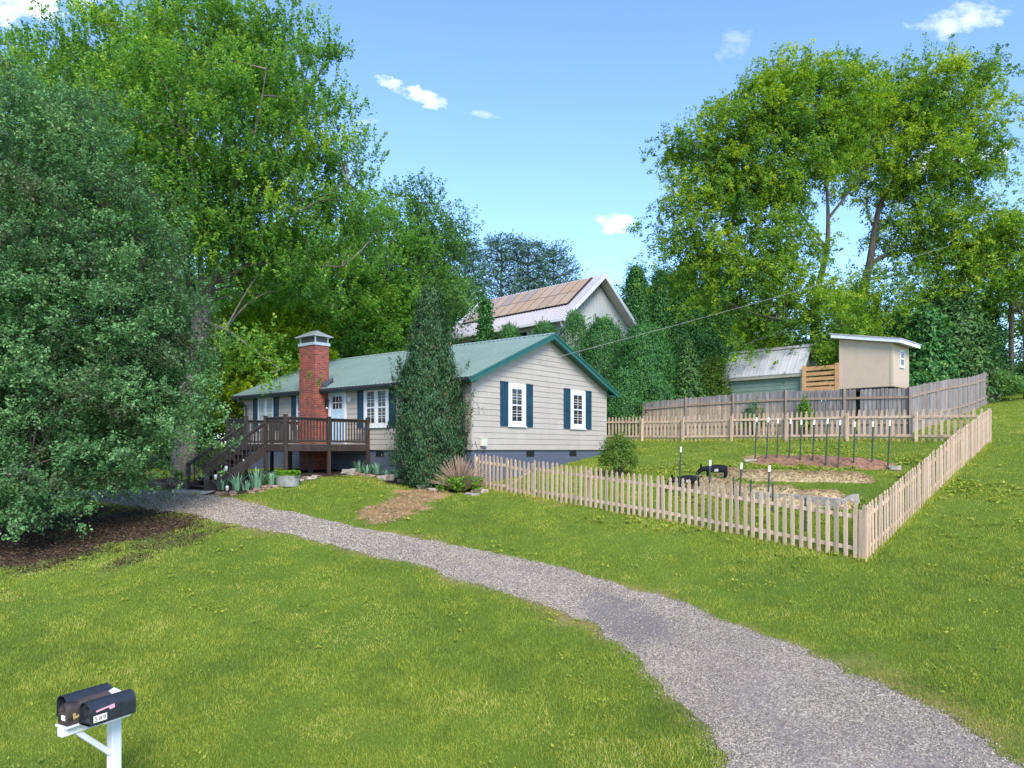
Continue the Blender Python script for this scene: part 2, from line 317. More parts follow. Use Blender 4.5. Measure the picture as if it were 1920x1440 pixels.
# ------------------------------------------------------------------ terrain
CP = [(-4.5, 8.2, -3.92), (7.31, 15.3, -2.30), (-1.2, 25.0, -1.28), (-10.2, 24.8, -1.43), (15.9, 24.4, .24), (5, 35.5, .45), (10.4, 30, .35),
      (4.1, 32., -.15), (2.9, 30.7, -.42), (3.0, 19.9, -1.80), (-5.3, 28.0, -.98), (-8, 25.7, -.93), (-8.6, 28.5, -.85), (15.1, 28.1, .58), (20.5, 34, 1.45),
      (26.1, 40.8, 2.4), (31, 45.5, 3.35), (-14.8, 33, -1.2), (-13.9, 21.4, -2.35), (-14.5, 26.2, -1.72), (0, 0, -4.95), (5.5, 8, -3.43), (8, 4, -3.9), (0, 9, -3.75),
      (-9, 5, -4.7), (-20, 10, -4.1), (-25, 25, -2.2), (14, 14, -1.9), (20, 20, -.4), (28, 30, 1.1), (45, 40, 3.6), (40, 20, .6), (30, 8, -1.8), (9, 21.5, -.95), (11, 25.5, -.15),
      (-25, 45, -1.2), (-8, 45, 0.2), (8, 45, 1.5), (0, 60, 2.), (25, 60, 3.8), (50, 70, 6), (-45, 70, -1), (0, 110, 3), (60, 110, 7), (-70, 110, 0), (-60, 20, -3), (80, 20, 2), (0, -15, -6), (60, -15, -4), (-60, -15, -7), (-3.5, 17.5, -2.42), (-9, 15, -3.0)]
CP = np.array(CP)
def _phi(d2): return np.where(d2 > 1e-9, d2 * np.log(np.maximum(d2, 1e-9)), 0)
_d2 = ((CP[:, None, :2] - CP[None, :, :2]) ** 2).sum(-1); n_ = len(CP); _P = np.c_[np.ones(n_), CP[:, :2]]
_A = np.block([[_phi(_d2) + np.eye(n_) * 4., _P], [_P.T, np.zeros((3, 3))]]); _w = np.linalg.solve(_A, np.r_[CP[:, 2], np.zeros(3)])
def tps(x, y):
    d2 = (x[:, None] - CP[None, :, 0]) ** 2 + (y[:, None] - CP[None, :, 1]) ** 2
    return _phi(d2) @ _w[:n_] + _w[n_] + _w[n_ + 1] * x + _w[n_ + 2] * y
GX = np.r_[np.linspace(-300, -60, 13)[:-1], np.linspace(-60, -24, 30)[:-1], np.arange(-24, 38, .2), np.linspace(38, 80, 30), np.linspace(80, 320, 13)[1:]]
GY = np.r_[np.linspace(-30, 3, 12)[:-1], np.arange(3, 46, .2), np.linspace(46, 90, 40), np.linspace(90, 420, 12)[1:]]
_gx, _gy = np.meshgrid(GX, GY); _cx = np.clip(_gx, -70, 85); _cy = np.clip(_gy, -15, 112)
GZ = np.concatenate([tps(a, b_) for a, b_ in zip(np.array_split(_cx.ravel(), 12), np.array_split(_cy.ravel(), 12))]).reshape(_gx.shape)
GZ += (vnoise(_gx, _gy, 1.3, 3) - .5) * .05 + (vnoise(_gx, _gy, .5, 5) - .5) * .025
def H(x, y):
    x = np.asarray(x, float); y = np.asarray(y, float)
    i = np.clip(np.searchsorted(GX, x) - 1, 0, len(GX) - 2); j = np.clip(np.searchsorted(GY, y) - 1, 0, len(GY) - 2)
    fx = np.clip((x - GX[i]) / (GX[i + 1] - GX[i]), 0, 1); fy = np.clip((y - GY[j]) / (GY[j + 1] - GY[j]), 0, 1)
    return (GZ[j, i] * (1 - fx) + GZ[j, i + 1] * fx) * (1 - fy) + (GZ[j + 1, i] * (1 - fx) + GZ[j + 1, i + 1] * fx) * fy
_ys = np.arange(3, 80, .02)
def gp(px, py, dz=0.):
    """the point of the ground seen at a photograph pixel"""
    rx, rz = (px - 960) / F, (Y0 - py) / F
    h = H(rx * _ys, _ys); k = np.argmax(rz * _ys <= h); Y = _ys[k]
    return np.array((rx * Y, Y, float(H(rx * Y, Y)) + dz))
# house frame: local x along the gable (v), local y along the long front (u)
TH = .6766; HC, HS = math.cos(TH), math.sin(TH); HX, HY = -1.387, 25.333; HROT = math.pi / 2 - TH
HW, HL = 8.744, 14.085
def hw(u, v, z=0.): return np.array((HX - u * HC + v * HS, HY + u * HS + v * HC, z))
# driveway edges traced on the ground
up = [gp(*p) for p in ((60, 921), (150, 921), (260, 917), (340, 922), (400, 930), (533, 958), (640, 980), (827, 1015), (984, 1049), (1109, 1081), (1240, 1118), (1479, 1211), (1719, 1307), (1910, 1422))]
lo = [gp(*p) for p in ((60, 933), (150, 937), (213, 944), (317, 961), (380, 975), (480, 997), (640, 1029), (765, 1060), (906, 1101), (999, 1138), (1090, 1172), (1168, 1232), (1287, 1326), (1335, 1431))]
up = [up[0] + (-25, 4, 0), up[0] + (-12, 1.5, 0)] + up + [up[-1] + (up[-1] - up[-2]) * 2.2]
lo = [lo[0] + (-25, 4, 0), lo[0] + (-12, 1.5, 0)] + lo + [lo[-1] + (lo[-1] - lo[-2]) * 3.0]
ND = 420
up, lo = smooth_line(np.array(up)[:, :2], ND), smooth_line(np.array(lo)[:, :2], ND)
_k = np.arange(ND)
_s1 = np.r_[0, np.cumsum(np.linalg.norm(np.diff(lo, axis=0), axis=1))]; _s2 = np.r_[0, np.cumsum(np.linalg.norm(np.diff(up, axis=0), axis=1))]
eu = -.07 + (vnoise(_s2, 0 * _k, 1.2, 11) - .5) * .18 + (vnoise(_s2, 0 * _k, .3, 12) - .5) * .12; el = .10 + (vnoise(_s1, 0 * _k, 1.5, 13) - .5) * .34 + (vnoise(_s1, 0 * _k, .35, 14) - .5) * .16
dv = up - lo; dv /= np.linalg.norm(dv, axis=1)[:, None]; up = up + dv * eu[:, None]; lo = lo + dv * el[:, None]
DRIVE = np.vstack([up, lo[::-1]])
PEAR = np.array((-13.4, 21.2)); MAPLE = np.array((-14.9, 33.0))
POLY = {
 'house': [hw(u, v)[:2] for u, v in ((-.05, 0), (-.05, HW), (HL, HW), (HL, 0))],
 'bed': [gp(*p)[:2] for p in ((395, 932), (430, 929), (475, 925), (521, 911), (560, 902), (600, 896), (660, 892), (720, 901), (790, 917), (835, 922), (900, 924))] + [hw(-.1, 0)[:2], hw(5, .3)[:2], hw(9.2, .3)[:2], hw(9.2, -3.9)[:2], gp(352, 912)[:2]],
 'straw': [gp(*p)[:2] for p in ((668, 962), (690, 986), (715, 984), (760, 972), (790, 955), (815, 932), (838, 921), (795, 917), (755, 920), (740, 936), (705, 948))],
 'path': [gp(*p)[:2] for p in ((905, 918), (985, 931), (1060, 952), (1050, 940), (985, 920), (930, 912))],
 'red': [gp(*p)[:2] for p in ((1398, 864), (1440, 872), (1560, 880), (1672, 879), (1680, 870), (1600, 862), (1460, 853), (1410, 855))],
 'trunkbed': [gp(*p)[:2] for p in ((268, 909), (300, 915), (355, 918), (356, 900), (330, 893), (290, 900))],
}
def soft(x, y):
    """how much bare soil, straw soil and leaf litter the ground has"""
    wx = x + (vnoise(x, y, .6, 21) - .5) * .7 + (vnoise(x, y, .17, 25) - .5) * .35; wy = y + (vnoise(x, y, .6, 22) - .5) * .7 + (vnoise(x, y, .17, 26) - .5) * .35
    d = inpoly(x, y, DRIVE); soil = inpoly(wx, wy, POLY['bed']) | inpoly(wx, wy, POLY['trunkbed'])
    st = inpoly(wx, wy, POLY['straw']); pa = inpoly(wx, wy, POLY['path']); red = inpoly(wx, wy, POLY['red'])
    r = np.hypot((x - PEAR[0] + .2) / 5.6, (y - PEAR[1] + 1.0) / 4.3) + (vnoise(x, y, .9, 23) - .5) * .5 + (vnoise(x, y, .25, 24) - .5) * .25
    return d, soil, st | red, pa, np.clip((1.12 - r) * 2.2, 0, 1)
_e = np.vstack([up[::2], lo[::2]]); _de = np.full(_gx.shape, 9.); _c = (_gx > -26) & (_gx < 20) & (_gy < 40)
_q = np.stack([_gx[_c], _gy[_c]], 1); _de[_c] = np.concatenate([np.sqrt(((a[:, None] - _e[None]) ** 2).sum(-1).min(1)) for a in np.array_split(_q, 40)])
def gsample(G, x, y):
    i = np.clip(np.searchsorted(GX, x) - 1, 0, len(GX) - 2); j = np.clip(np.searchsorted(GY, y) - 1, 0, len(GY) - 2)
    fx = np.clip((x - GX[i]) / (GX[i + 1] - GX[i]), 0, 1); fy = np.clip((y - GY[j]) / (GY[j + 1] - GY[j]), 0, 1)
    return (G[j, i] * (1 - fx) + G[j, i + 1] * fx) * (1 - fy) + (G[j + 1, i] * (1 - fx) + G[j + 1, i + 1] * fx) * fy
def verge(x, y): return np.clip(1.25 - gsample(_de, x, y) / (.05 + .62 * vnoise(x, y, 1.1, 81) ** 3 + .16 * vnoise(x, y, .3, 82)), 0, 1)
fx_, fy_ = _gx.ravel(), _gy.ravel(); dM, soM, stM, paM, liM = soft(fx_, fy_)
far = np.clip((np.hypot(fx_, fy_ - 20) - 45) / 40, 0, 1)
colr = np.stack([np.maximum(soM * 1., 0), np.maximum(np.maximum(stM * 1., paM * .6), verge(fx_, fy_) * .55), liM, np.ones_like(fx_)], 1)
ni, nj = len(GX), len(GY); jj, ii = np.meshgrid(np.arange(nj - 1), np.arange(ni - 1), indexing='ij')
Q = np.stack([jj * ni + ii, jj * ni + ii + 1, (jj + 1) * ni + ii + 1, (jj + 1) * ni + ii], -1).reshape(-1, 4)
m, t, b = new_mat('lawn_soil'); M['ground'] = m
a = t.nodes.new('ShaderNodeAttribute'); a.attribute_name = 'cover'; sp = t.nodes.new('ShaderNodeSeparateColor'); L(t, a.outputs['Color'], sp.inputs[0])
n1, n2, n3 = noise(t, .35, 5.), noise(t, 3., 6., .7), noise(t, 22., 6., .75)
g = mixcol(t, .5, ramp(t, n1, [(.35, (.07, .13, .016)), (.6, (.12, .19, .02)), (.72, (.19, .21, .04))]), ramp(t, n3, [(.3, (.04, .085, .012)), (.6, (.14, .20, .024)), (.8, (.24, .23, .07))]))
so = ramp(t, n3, [(.3, (.022, .016, .013)), (.6, (.06, .042, .033)), (.8, (.11, .08, .06))])
stc = ramp(t, n3, [(.25, (.13, .075, .04)), (.42, (.30, .17, .085)), (.55, (.42, .26, .13)), (.75, (.58, .42, .23))])
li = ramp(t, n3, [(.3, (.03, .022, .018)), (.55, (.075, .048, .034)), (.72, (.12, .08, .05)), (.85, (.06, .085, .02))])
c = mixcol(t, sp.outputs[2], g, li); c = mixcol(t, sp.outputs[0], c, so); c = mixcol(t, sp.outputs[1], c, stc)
L(t, c, b.inputs['Base Color']); b.inputs['Roughness'].default_value = .95; b.inputs['Specular IOR Level'].default_value = .1; bump(t, b, n3, .6, .05)
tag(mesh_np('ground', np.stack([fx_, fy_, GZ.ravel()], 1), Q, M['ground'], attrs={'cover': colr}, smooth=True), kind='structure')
# driveway sheet
NC = 26; s_ = np.linspace(0, 1, NC); DV = lo[:, None] * (1 - s_)[None, :, None] + up[:, None] * s_[None, :, None]
dz = .008 + .04 * np.sin(np.pi * s_)[None, :] - .045 * (np.exp(-((s_ - .3) / .09) ** 2) + np.exp(-((s_ - .72) / .09) ** 2))[None, :] * .4
Vd = np.concatenate([DV, (H(DV[..., 0], DV[..., 1]) + dz)[..., None]], -1).reshape(-1, 3)
jj, ii = np.meshgrid(np.arange(ND - 1), np.arange(NC - 1), indexing='ij'); Qd = np.stack([jj * NC + ii, (jj + 1) * NC + ii, (jj + 1) * NC + ii + 1, jj * NC + ii + 1], -1).reshape(-1, 4)
m, t, b = new_mat('gravel'); M['gravel'] = m
tcn = t.nodes.new('ShaderNodeTexCoord'); vo = N(t, 'ShaderNodeTexVoronoi', Scale=38.); L(t, tcn.outputs['Object'], vo.inputs['Vector'])
sc_ = t.nodes.new('ShaderNodeSeparateColor'); L(t, vo.outputs['Color'], sc_.inputs[0])
gc = ramp(t, sc_.outputs[0], [(0, (.15, .122, .096)), (.4, (.26, .217, .17)), (.75, (.365, .308, .238)), (.95, (.55, .475, .375)), (1, (.38, .27, .2))])
n4 = noise(t, .7, 5., .6); n5 = noise(t, 90., 3.)
gc = mixcol(t, ramp(t, n4, [(.42, (0, 0, 0)), (.62, (.75, .75, .75))]), gc, (.20, .16, .145))
gc = mixcol(t, 1., gc, ramp(t, n5, [(.3, (.75, .75, .75)), (.7, (1.15, 1.15, 1.15))]), 'MULTIPLY')
da_ = t.nodes.new('ShaderNodeAttribute'); da_.attribute_name = 'damp'; gc = mixcol(t, da_.outputs['Fac'], gc, mixcol(t, .55, gc, (.11, .09, .088), 'MIX'))
L(t, gc, b.inputs['Base Color']); b.inputs['Roughness'].default_value = .9; bump(t, b, vo.outputs['Distance'], -.8, .03)
_dc, _dd = gp(1165, 1160)[:2], gp(1240, 1205)[:2]; _ax = (_dd - _dc) / np.linalg.norm(_dd - _dc); _rel = Vd[:, :2] - _dc; _l = (_rel @ _ax) / 1.5; _m = (_rel @ np.array((-_ax[1], _ax[0]))) / .62
_sv = np.tile(s_, ND); track = np.exp(-((_sv - .3) / .085) ** 2) + np.exp(-((_sv - .70) / .085) ** 2); track = track * (.35 + .65 * vnoise(Vd[:, 0], Vd[:, 1], 1.3, 86))
damp = np.clip((1.25 - np.hypot(_l, _m) + (vnoise(Vd[:, 0], Vd[:, 1], .4, 85) - .5) * .8) * 1.6, 0, 1)
tag(mesh_np('driveway', Vd, Qd, M['gravel'], attrs={'damp': np.maximum(damp, track * .42)}, smooth=True), kind='structure')
# loose gravel
def stones(P, size, col, name, mat, label=None):
    n = len(P); th = rng.uniform(0, 6.283, n); a, b_, c_ = (size * rng.uniform(.7, 1.3, n), size * rng.uniform(.5, 1., n), size * rng.uniform(.35, .7, n))
    u = np.stack([np.cos(th), np.sin(th), rng.uniform(-.3, .3, n)], 1); w = np.stack([-np.sin(th), np.cos(th), rng.uniform(-.3, .3, n)], 1); z = np.tile((0, 0, 1.), (n, 1))
    V = np.stack([P + u * a[:, None], P + w * b_[:, None], P - u * a[:, None], P - w * b_[:, None], P + z * c_[:, None] + u * (a * rng.uniform(-.4, .4, n))[:, None], P - z * c_[:, None]], 1)
    f = np.array([(0, 1, 4), (1, 2, 4), (2, 3, 4), (3, 0, 4), (1, 0, 5), (2, 1, 5), (3, 2, 5), (0, 3, 5)])
    Fq = (np.arange(n)[:, None, None] * 6 + f[None]).reshape(-1, 3)
    return mesh_np(name, V.reshape(-1, 3), Fq, mat, attrs={'rnd': np.repeat(col, 6)})
n = 210000; k = rng.integers(0, ND - 1, n * 2); s = rng.uniform(0, 1, n * 2); s = np.where(rng.uniform(0, 1, n * 2) < .12, np.where(s < .5, s * .1 + rng.normal(0, .035, n * 2) - .02, 1 + rng.normal(0, .02, n * 2)), s); ff = rng.uniform(0, 1, n * 2)[:, None]
E0 = lo[k] * (1 - ff) + lo[k + 1] * ff; E1 = up[k] * (1 - ff) + up[k + 1] * ff; pp = E0 * (1 - s[:, None]) + E1 * s[:, None]
_rl = pp - _dc; _in = np.hypot((_rl @ _ax) / 1.5, (_rl @ np.array((-_ax[1], _ax[0]))) / .62) < rng.uniform(.7, 1.2, n * 2)
keep = (~_in | (rng.uniform(0, 1, n * 2) < .25)) & (rng.uniform(0, 1, n * 2) < np.clip((11 / np.maximum(pp[:, 1], 5)) ** 1.5, 0, 1)) & (pp[:, 0] > -16) & (vnoise(pp[:, 0], pp[:, 1], .9, 31) * .7 + rng.uniform(0, .5, n * 2) > .34 + .16 * (np.exp(-((s - .3) / .1) ** 2) + np.exp(-((s - .7) / .1) ** 2))); pp = pp[keep]; s = s[keep]
dzs = np.interp(s, s_, dz[0])
stones(np.c_[pp, H(pp[:, 0], pp[:, 1]) + dzs + .003], rng.uniform(.007, .018, len(pp)) * np.clip(pp[:, 1] / 13, .9, 1.6), rng.uniform(0, 1, len(pp)), 'gravel', M['gravelstone']); tag(bpy.data.objects['gravel'], 'loose grey gravel spread over the curving driveway', 'gravel', kind='stuff')
# ------------------------------------------------------------------ grass
def blades(P, h, w, lean, rnd, name, mat, wide_tip=False):
    n = len(P); th = rng.uniform(0, 6.283, n); dx, dy = np.cos(th), np.sin(th); ph = rng.uniform(0, 6.283, n); l = lean * rng.uniform(.2, 1.2, n) * h
    tip = P + np.stack([np.cos(ph) * l, np.sin(ph) * l, h * np.sqrt(np.clip(1 - (l / np.maximum(h, 1e-5)) ** 2, .1, 1))], 1)
    s = np.stack([dx * w / 2, dy * w / 2, 0 * w], 1)
    V = np.stack([P - s, P + s, tip], 1).reshape(-1, 3)
    return mesh_np(name, V, np.arange(3 * n).reshape(-1, 3), mat, attrs={'rnd': np.repeat(rnd, 3)})
def scatter_grass():
    X0, X1, A0, A1 = -24., 36., 5.5, 50.; n = 5200000
    y = A0 * (A1 / A0) ** rng.uniform(0, 1, n); x = rng.uniform(-1.05, 1.05, n) * np.clip(y * .80 + 2, 0, 60)
    # uniform in ratio x log distance: falls off as the square of distance
    k = (x > X0) & (x < X1); x, y = x[k], y[k]
    k = rng.uniform(0, 1, len(x)) < .27; x, y = x[k], y[k]
    d, so, st, pa, li = soft(x, y)
    vg = verge(x, y); bad = (d & (rng.uniform(0, 1, len(x)) > .012 + .55 * (gsample(_de, x, y) < .16 * vnoise(x, y, .4, 83) + .03))) | ((vg > rng.uniform(.3, 1.6, len(x))) & ~d) | so | inpoly(x, y, POLY['house']) | (st & (rng.uniform(0, 1, len(x)) > .05)) | (pa & (rng.uniform(0, 1, len(x)) > .35)) | (li > rng.uniform(.1, .8, len(x)))
    x, y = x[~bad], y[~bad]
    cl = vnoise(x, y, .45, 41) * .5 + vnoise(x, y, 1.6, 42) * .5; big = vnoise(x, y, 4.2, 43) * .6 + vnoise(x, y, 1.1, 45) * .4
    k = cl + rng.uniform(-.2, .4, len(x)) > .26; x, y, cl, big = x[k], y[k], cl[k], big[k]
    sc = np.clip(y / 11, .8, 2.4) ** .75; inside = (y > 17) & (x > 0)
    h = (.028 + .055 * cl ** 1.6) * rng.uniform(.6, 1.35, len(x)) * np.where(y < 20, 1.15, 1.); w = .012 * sc * rng.uniform(.7, 1.3, len(x))
    dry = (vnoise(x, y, .8, 44) > .70) & (rng.uniform(0, 1, len(x)) < .45)
    rnd = np.clip(.10 + .42 * big + .26 * (vnoise(x, y, .22, 47) - .5) + .2 * (vnoise(x, y, .5, 48) - .5) + rng.normal(0, .13, len(x)) + dry * .36, 0, 1)
    o = blades(np.c_[x, y, H(x, y) - .004], h, w, .75, rnd, 'grass', M['lf_grass']); tag(o, 'mown green lawn grass growing over the sloping yard', 'grass', kind='stuff')
scatter_grass()
# ------------------------------------------------------------------ leaves and trees
def leaf_quads(C, Nrm, size, aspect=.62, axis=None):
    n = len(C); Nrm = Nrm / (np.linalg.norm(Nrm, axis=1)[:, None] + 1e-9)
    r = rng.normal(size=(n, 3)) if axis is None else axis + rng.normal(size=(n, 3)) * .25
    U = np.cross(Nrm, np.cross(r, Nrm)); U /= np.linalg.norm(U, axis=1)[:, None] + 1e-9; Wv = np.cross(Nrm, U)
    s = np.broadcast_to(size, (n,))[:, None]; a = s * aspect
    V = np.stack([C - U * s * .5, C + Wv * a * .5 + Nrm * s * .08, C + U * s * .5 - Nrm * s * .10, C - Wv * a * .5 + Nrm * s * .08], 1)
    return V.reshape(-1, 3), np.arange(4 * n).reshape(-1, 4)
def crown_points(lobes, ncl, shell=.22, keep_in=.25):
    """cluster centres: mostly near the surface of the lobes"""
    vol = np.array([(l[3] * l[4] + l[3] * l[5] + l[4] * l[5]) for l in lobes]); cnt = rng.multinomial(ncl * 2, vol / vol.sum()); P, O = [], []
    for l, c in zip(lobes, cnt):
        d = rng.normal(size=(c, 3)); d /= np.linalg.norm(d, axis=1)[:, None]; r = 1 - np.abs(rng.normal(0, shell, c)); r = np.where(r < .05, .5, r)
        P.append(np.array(l[:3]) + d * r[:, None] * np.array(l[3:6])); O.append(d)
    P, O = np.vstack(P), np.vstack(O); ins = np.zeros(len(P), int)
    for l in lobes: ins += (((P - np.array(l[:3])) / np.array(l[3:6])) ** 2).sum(1) < .72
    k = (ins == 0) | (rng.uniform(size=len(P)) < keep_in); P, O = P[k], O[k]
    i = rng.permutation(len(P))[:ncl]; return P[i], O[i]
def limbs_np(paths):
    Vs, Qs, b = [], [], 0
    for pts, r0, r1, n in paths:
        pts = np.asarray(pts, float)
        if len(pts) < 3: pts = np.vstack([pts[0], pts.mean(0), pts[-1]])
        rad = r1 + (r0 - r1) * (1 - np.linspace(0, 1, len(pts))) ** 1.15
        V, Q_ = tube_np(pts, rad, n); Vs.append(V); Qs.append(np.array(Q_) + b); b += len(V)
    return np.vstack(Vs), np.vstack(Qs)
def twigs(P, anchors, k, r0, curve=.25, rmin=.008, nside=4):
    out = []; idx = rng.permutation(len(P))[:k]
    for i in idx:
        p = P[i]; d = np.linalg.norm(anchors - p, axis=1) + np.maximum(anchors[:, 2] - p[2] + .3, 0) * 1.5; a = anchors[np.argmin(d)]
        ln = np.linalg.norm(p - a); mid = (a + p) / 2 + np.array((0, 0, 1)) * ln * curve * rng.uniform(-.3, 1) + rng.normal(size=3) * ln * .08
        tt = np.linspace(0, 1, 6)[:, None]; out.append(((1 - tt) ** 2 * a + 2 * tt * (1 - tt) * mid + tt ** 2 * p, r0 * min(1., .35 + ln / 6), rmin, nside))
    return out
def tree(name, label, cat, base, Y, limbs, lobes, ncl, nleaf, size, sprig, mat, bark='barkgrey', up_bias=.5, group=None, ntw=60, twr=.05, droop=0., shell=.22, tip=.35, keep_in=.25, spread=.5, seed=None, aspect=.62, cl_rnd=.3, boughs=0, bsize=.9, bflat=.4, shrink=.92, lrnd=.075):
    """limbs in photo pixels [( (px,py,dY)..., r0, r1 )]; lobes (px, py, rx, ry, dY, depth factor) at distance Y"""
    base = np.asarray(base, float); root = thing(name, label, cat, base, 0, group)
    LB = []
    for l in lobes:
        px, py, rx, ry = l[:4]; dy = l[4] if len(l) > 4 else 0.; df = l[5] if len(l) > 5 else 1.; c = at(px, py, Y + dy) - base; k = (Y + dy) / F
        LB.append((*c, rx * k * shrink, rx * k * df * shrink, ry * k * shrink))
    paths = []
    for pts, r0, r1 in limbs:
        pw = np.array([at(p[0], p[1], Y + (p[2] if len(p) > 2 else 0)) - base for p in pts]); paths.append((smooth_line(pw, max(8, 4 * len(pw))), r0, r1, 9))
    P, O = crown_points(LB, ncl, shell, keep_in)
    anchors = np.vstack([p[0][len(p[0]) // 3:] for p in paths])
    if boughs:
        P0, O0 = crown_points(LB, boughs * 8, shell, keep_in); sel = []; D2 = np.full(len(P0), 1e9); cur = 0
        for _ in range(boughs):                       # evenly spread bough ends
            sel.append(cur); D2 = np.minimum(D2, ((P0 - P0[cur]) ** 2).sum(1)); cur = int(np.argmax(D2 * rng.uniform(.35, 1, len(P0))))
        BP, BO = P0[sel], O0[sel]; paths += twigs(BP, anchors, min(ntw, boughs), twr, .3, .012, 5)
        wt = rng.uniform(.35, 1.5, boughs); ki = rng.choice(boughs, ncl, p=wt / wt.sum()); bs = bsize * rng.uniform(.6, 1.35, boughs)[ki]
        ax = BO[ki] * np.array((1, 1, .35)) + .01; ax /= np.linalg.norm(ax, axis=1)[:, None]
        off = np.clip(rng.normal(size=(ncl, 3)), -1.7, 1.7) * np.array((1, 1, bflat)) * bs[:, None] * .55
        off += ax * (rng.uniform(-1.0, .75, ncl) * bs)[:, None]; off[:, 2] -= (droop * .8 + .12) * (off[:, :2] ** 2).sum(1) / np.maximum(bs, .1)
        P = BP[ki] + off; O = BO[ki] * .55 + np.array((0, 0, .55)) + rng.normal(size=P.shape) * .25
        brnd = rng.normal(0, cl_rnd * .35, boughs)[ki]
    else: paths += twigs(P, anchors, ntw, twr); brnd = np.zeros(len(P))
    V, Qt = limbs_np(paths); mesh_np('trunk', V, Qt, M[bark], root, smooth=True)
    # leaves of every cluster along a short sprig
    up = np.array((0, 0, 1.)); D = O * .7 + up * up_bias + rng.normal(size=O.shape) * .35 - up * droop; D /= np.linalg.norm(D, axis=1)[:, None]
    m_ = len(P); tt = rng.uniform(0, 1, (m_, nleaf)); sl = sprig * rng.uniform(.6, 1.35, m_)
    C = P[:, None] + D[:, None] * (tt * sl[:, None])[..., None] + rng.normal(size=(m_, nleaf, 3)) * (sl[:, None] * spread * (.62 - .42 * tt))[..., None]
    if droop: C[..., 2] -= droop * .35 * sl[:, None] * tt ** 2
    Nn = O[:, None] * .45 + up * .55 + rng.normal(size=C.shape) * .55
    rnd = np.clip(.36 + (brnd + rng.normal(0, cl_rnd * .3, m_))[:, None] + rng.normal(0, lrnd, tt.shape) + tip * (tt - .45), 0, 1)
    Vl, Ql = leaf_quads(C.reshape(-1, 3), Nn.reshape(-1, 3), size * rng.uniform(.7, 1.3, m_ * nleaf), aspect)
    mesh_np('crown', Vl, Ql, M[mat], root, attrs={'rnd': np.repeat(rnd.ravel(), 4)})
    return root
def conifer(name, label, cat, base, h, r, mat, n, size, prof='cone', lift=.5, aspect=.3, group=None, trunk=True, bark='barkdark', clump=.16, z0=.02, layers=0, cl=9, rag=0., spikes=0, spl=.4):
    root = thing(name, label, cat, base, 0, group); m_ = n // cl
    z = rng.uniform(0, 1, m_) ** (.8 if prof in ('cone', 'spire') else 1.)
    R_ = {'spire': lambda q: np.clip(1 - q, .015, 1) ** .75 * (1 - .3 * np.exp(-(q / .08) ** 2)), 'juniper': lambda q: np.clip((1.03 - q) / .62, .0, 1) ** .72 * (1 - .28 * np.exp(-((q) / .12) ** 2)), 'cone': lambda q: np.clip((1 - q) ** .8, .02, 1) * (1 - .25 * np.exp(-(q / .1) ** 2)), 'column': lambda q: np.clip(1 - np.abs((q - .35) / .66) ** 2.6, .02, 1) ** .6, 'round': lambda q: np.sqrt(np.clip(1 - ((q - .45) / .56) ** 2, .02, 1))}[prof]
    if layers: z = np.clip((np.floor(z * layers) + .15 + rng.uniform(0, .5, m_) ** 1.5) / layers, 0, 1)
    th = rng.uniform(0, 6.283, m_); lump = .72 + .28 * vnoise(np.cos(th) * 2.6 + 9, np.sin(th) * 2.6 + z * h / r * 2.2, 1., int(h * 100) % 97) + .24 * vnoise(np.cos(th) * 6 + 9, np.sin(th) * 6 + z * h / r * 4, 1., int(h * 100) % 89); q = np.sqrt(rng.uniform(.35, 1, m_)) * lump * R_(z) * r * np.where(rng.uniform(size=m_) < .06, 1.22, 1.) * (1 - rag * .5 + rag * vnoise(np.arctan2(np.sin(th), np.cos(th)) * 2.2 * (1 + 0 * z) + 7 * np.cos(th), z * h * 1.6, .55, 55))
    P = np.stack([np.cos(th) * q, np.sin(th) * q, (z0 + z * (1 - z0)) * h], 1); O = np.stack([np.cos(th), np.sin(th), 0 * th + (z - .4) * .8], 1)
    C = P[:, None] + rng.normal(size=(m_, cl, 3)) * clump * np.array((1, 1, 1.15)); ax = (O + np.array((0, 0, lift * 2)))[:, None] + rng.normal(size=C.shape) * .35
    Nn = O[:, None] * .8 + np.array((0, 0, .45)) + rng.normal(size=C.shape) * .5
    rnd = np.clip(.42 + rng.normal(0, .17, m_)[:, None] + rng.normal(0, .12, (m_, cl)), 0, 1)
    C, Nn, ax, rnd = C.reshape(-1, 3), Nn.reshape(-1, 3), ax.reshape(-1, 3), rnd.ravel()
    if spikes:                                    # shoots that stand out of the outline
        k = rng.permutation(m_)[:spikes]; ln = spl * rng.uniform(.5, 1.3, spikes); dr = O[k] * np.array((.45, .45, .2)) + np.array((0, 0, lift)) + rng.normal(size=(spikes, 3)) * .15; dr /= np.linalg.norm(dr, axis=1)[:, None]
        f = rng.uniform(0, 1, (spikes, 34)); c = P[k][:, None] * np.array((1.02, 1.02, 1)) + dr[:, None] * (f * ln[:, None])[..., None] + rng.normal(size=(spikes, 34, 3)) * (spl * .16 * (1.05 - f))[..., None]
        C = np.vstack([C, c.reshape(-1, 3)]); Nn = np.vstack([Nn, (np.repeat(O[k], 34, 0) + rng.normal(size=(spikes * 34, 3)) * .5)]); ax = np.vstack([ax, np.repeat(dr, 34, 0) + rng.normal(size=(spikes * 34, 3)) * .3]); rnd = np.r_[rnd, np.clip(np.repeat(.55 + rng.normal(0, .2, spikes), 34) + .15 * (f.ravel() - .5), 0, 1)]
    Vl, Ql = leaf_quads(C, Nn, size * rng.uniform(.7, 1.4, len(C)), aspect, ax)
    mesh_np('crown' if trunk else 'foliage', Vl, Ql, M[mat], root, attrs={'rnd': np.repeat(rnd, 4)})
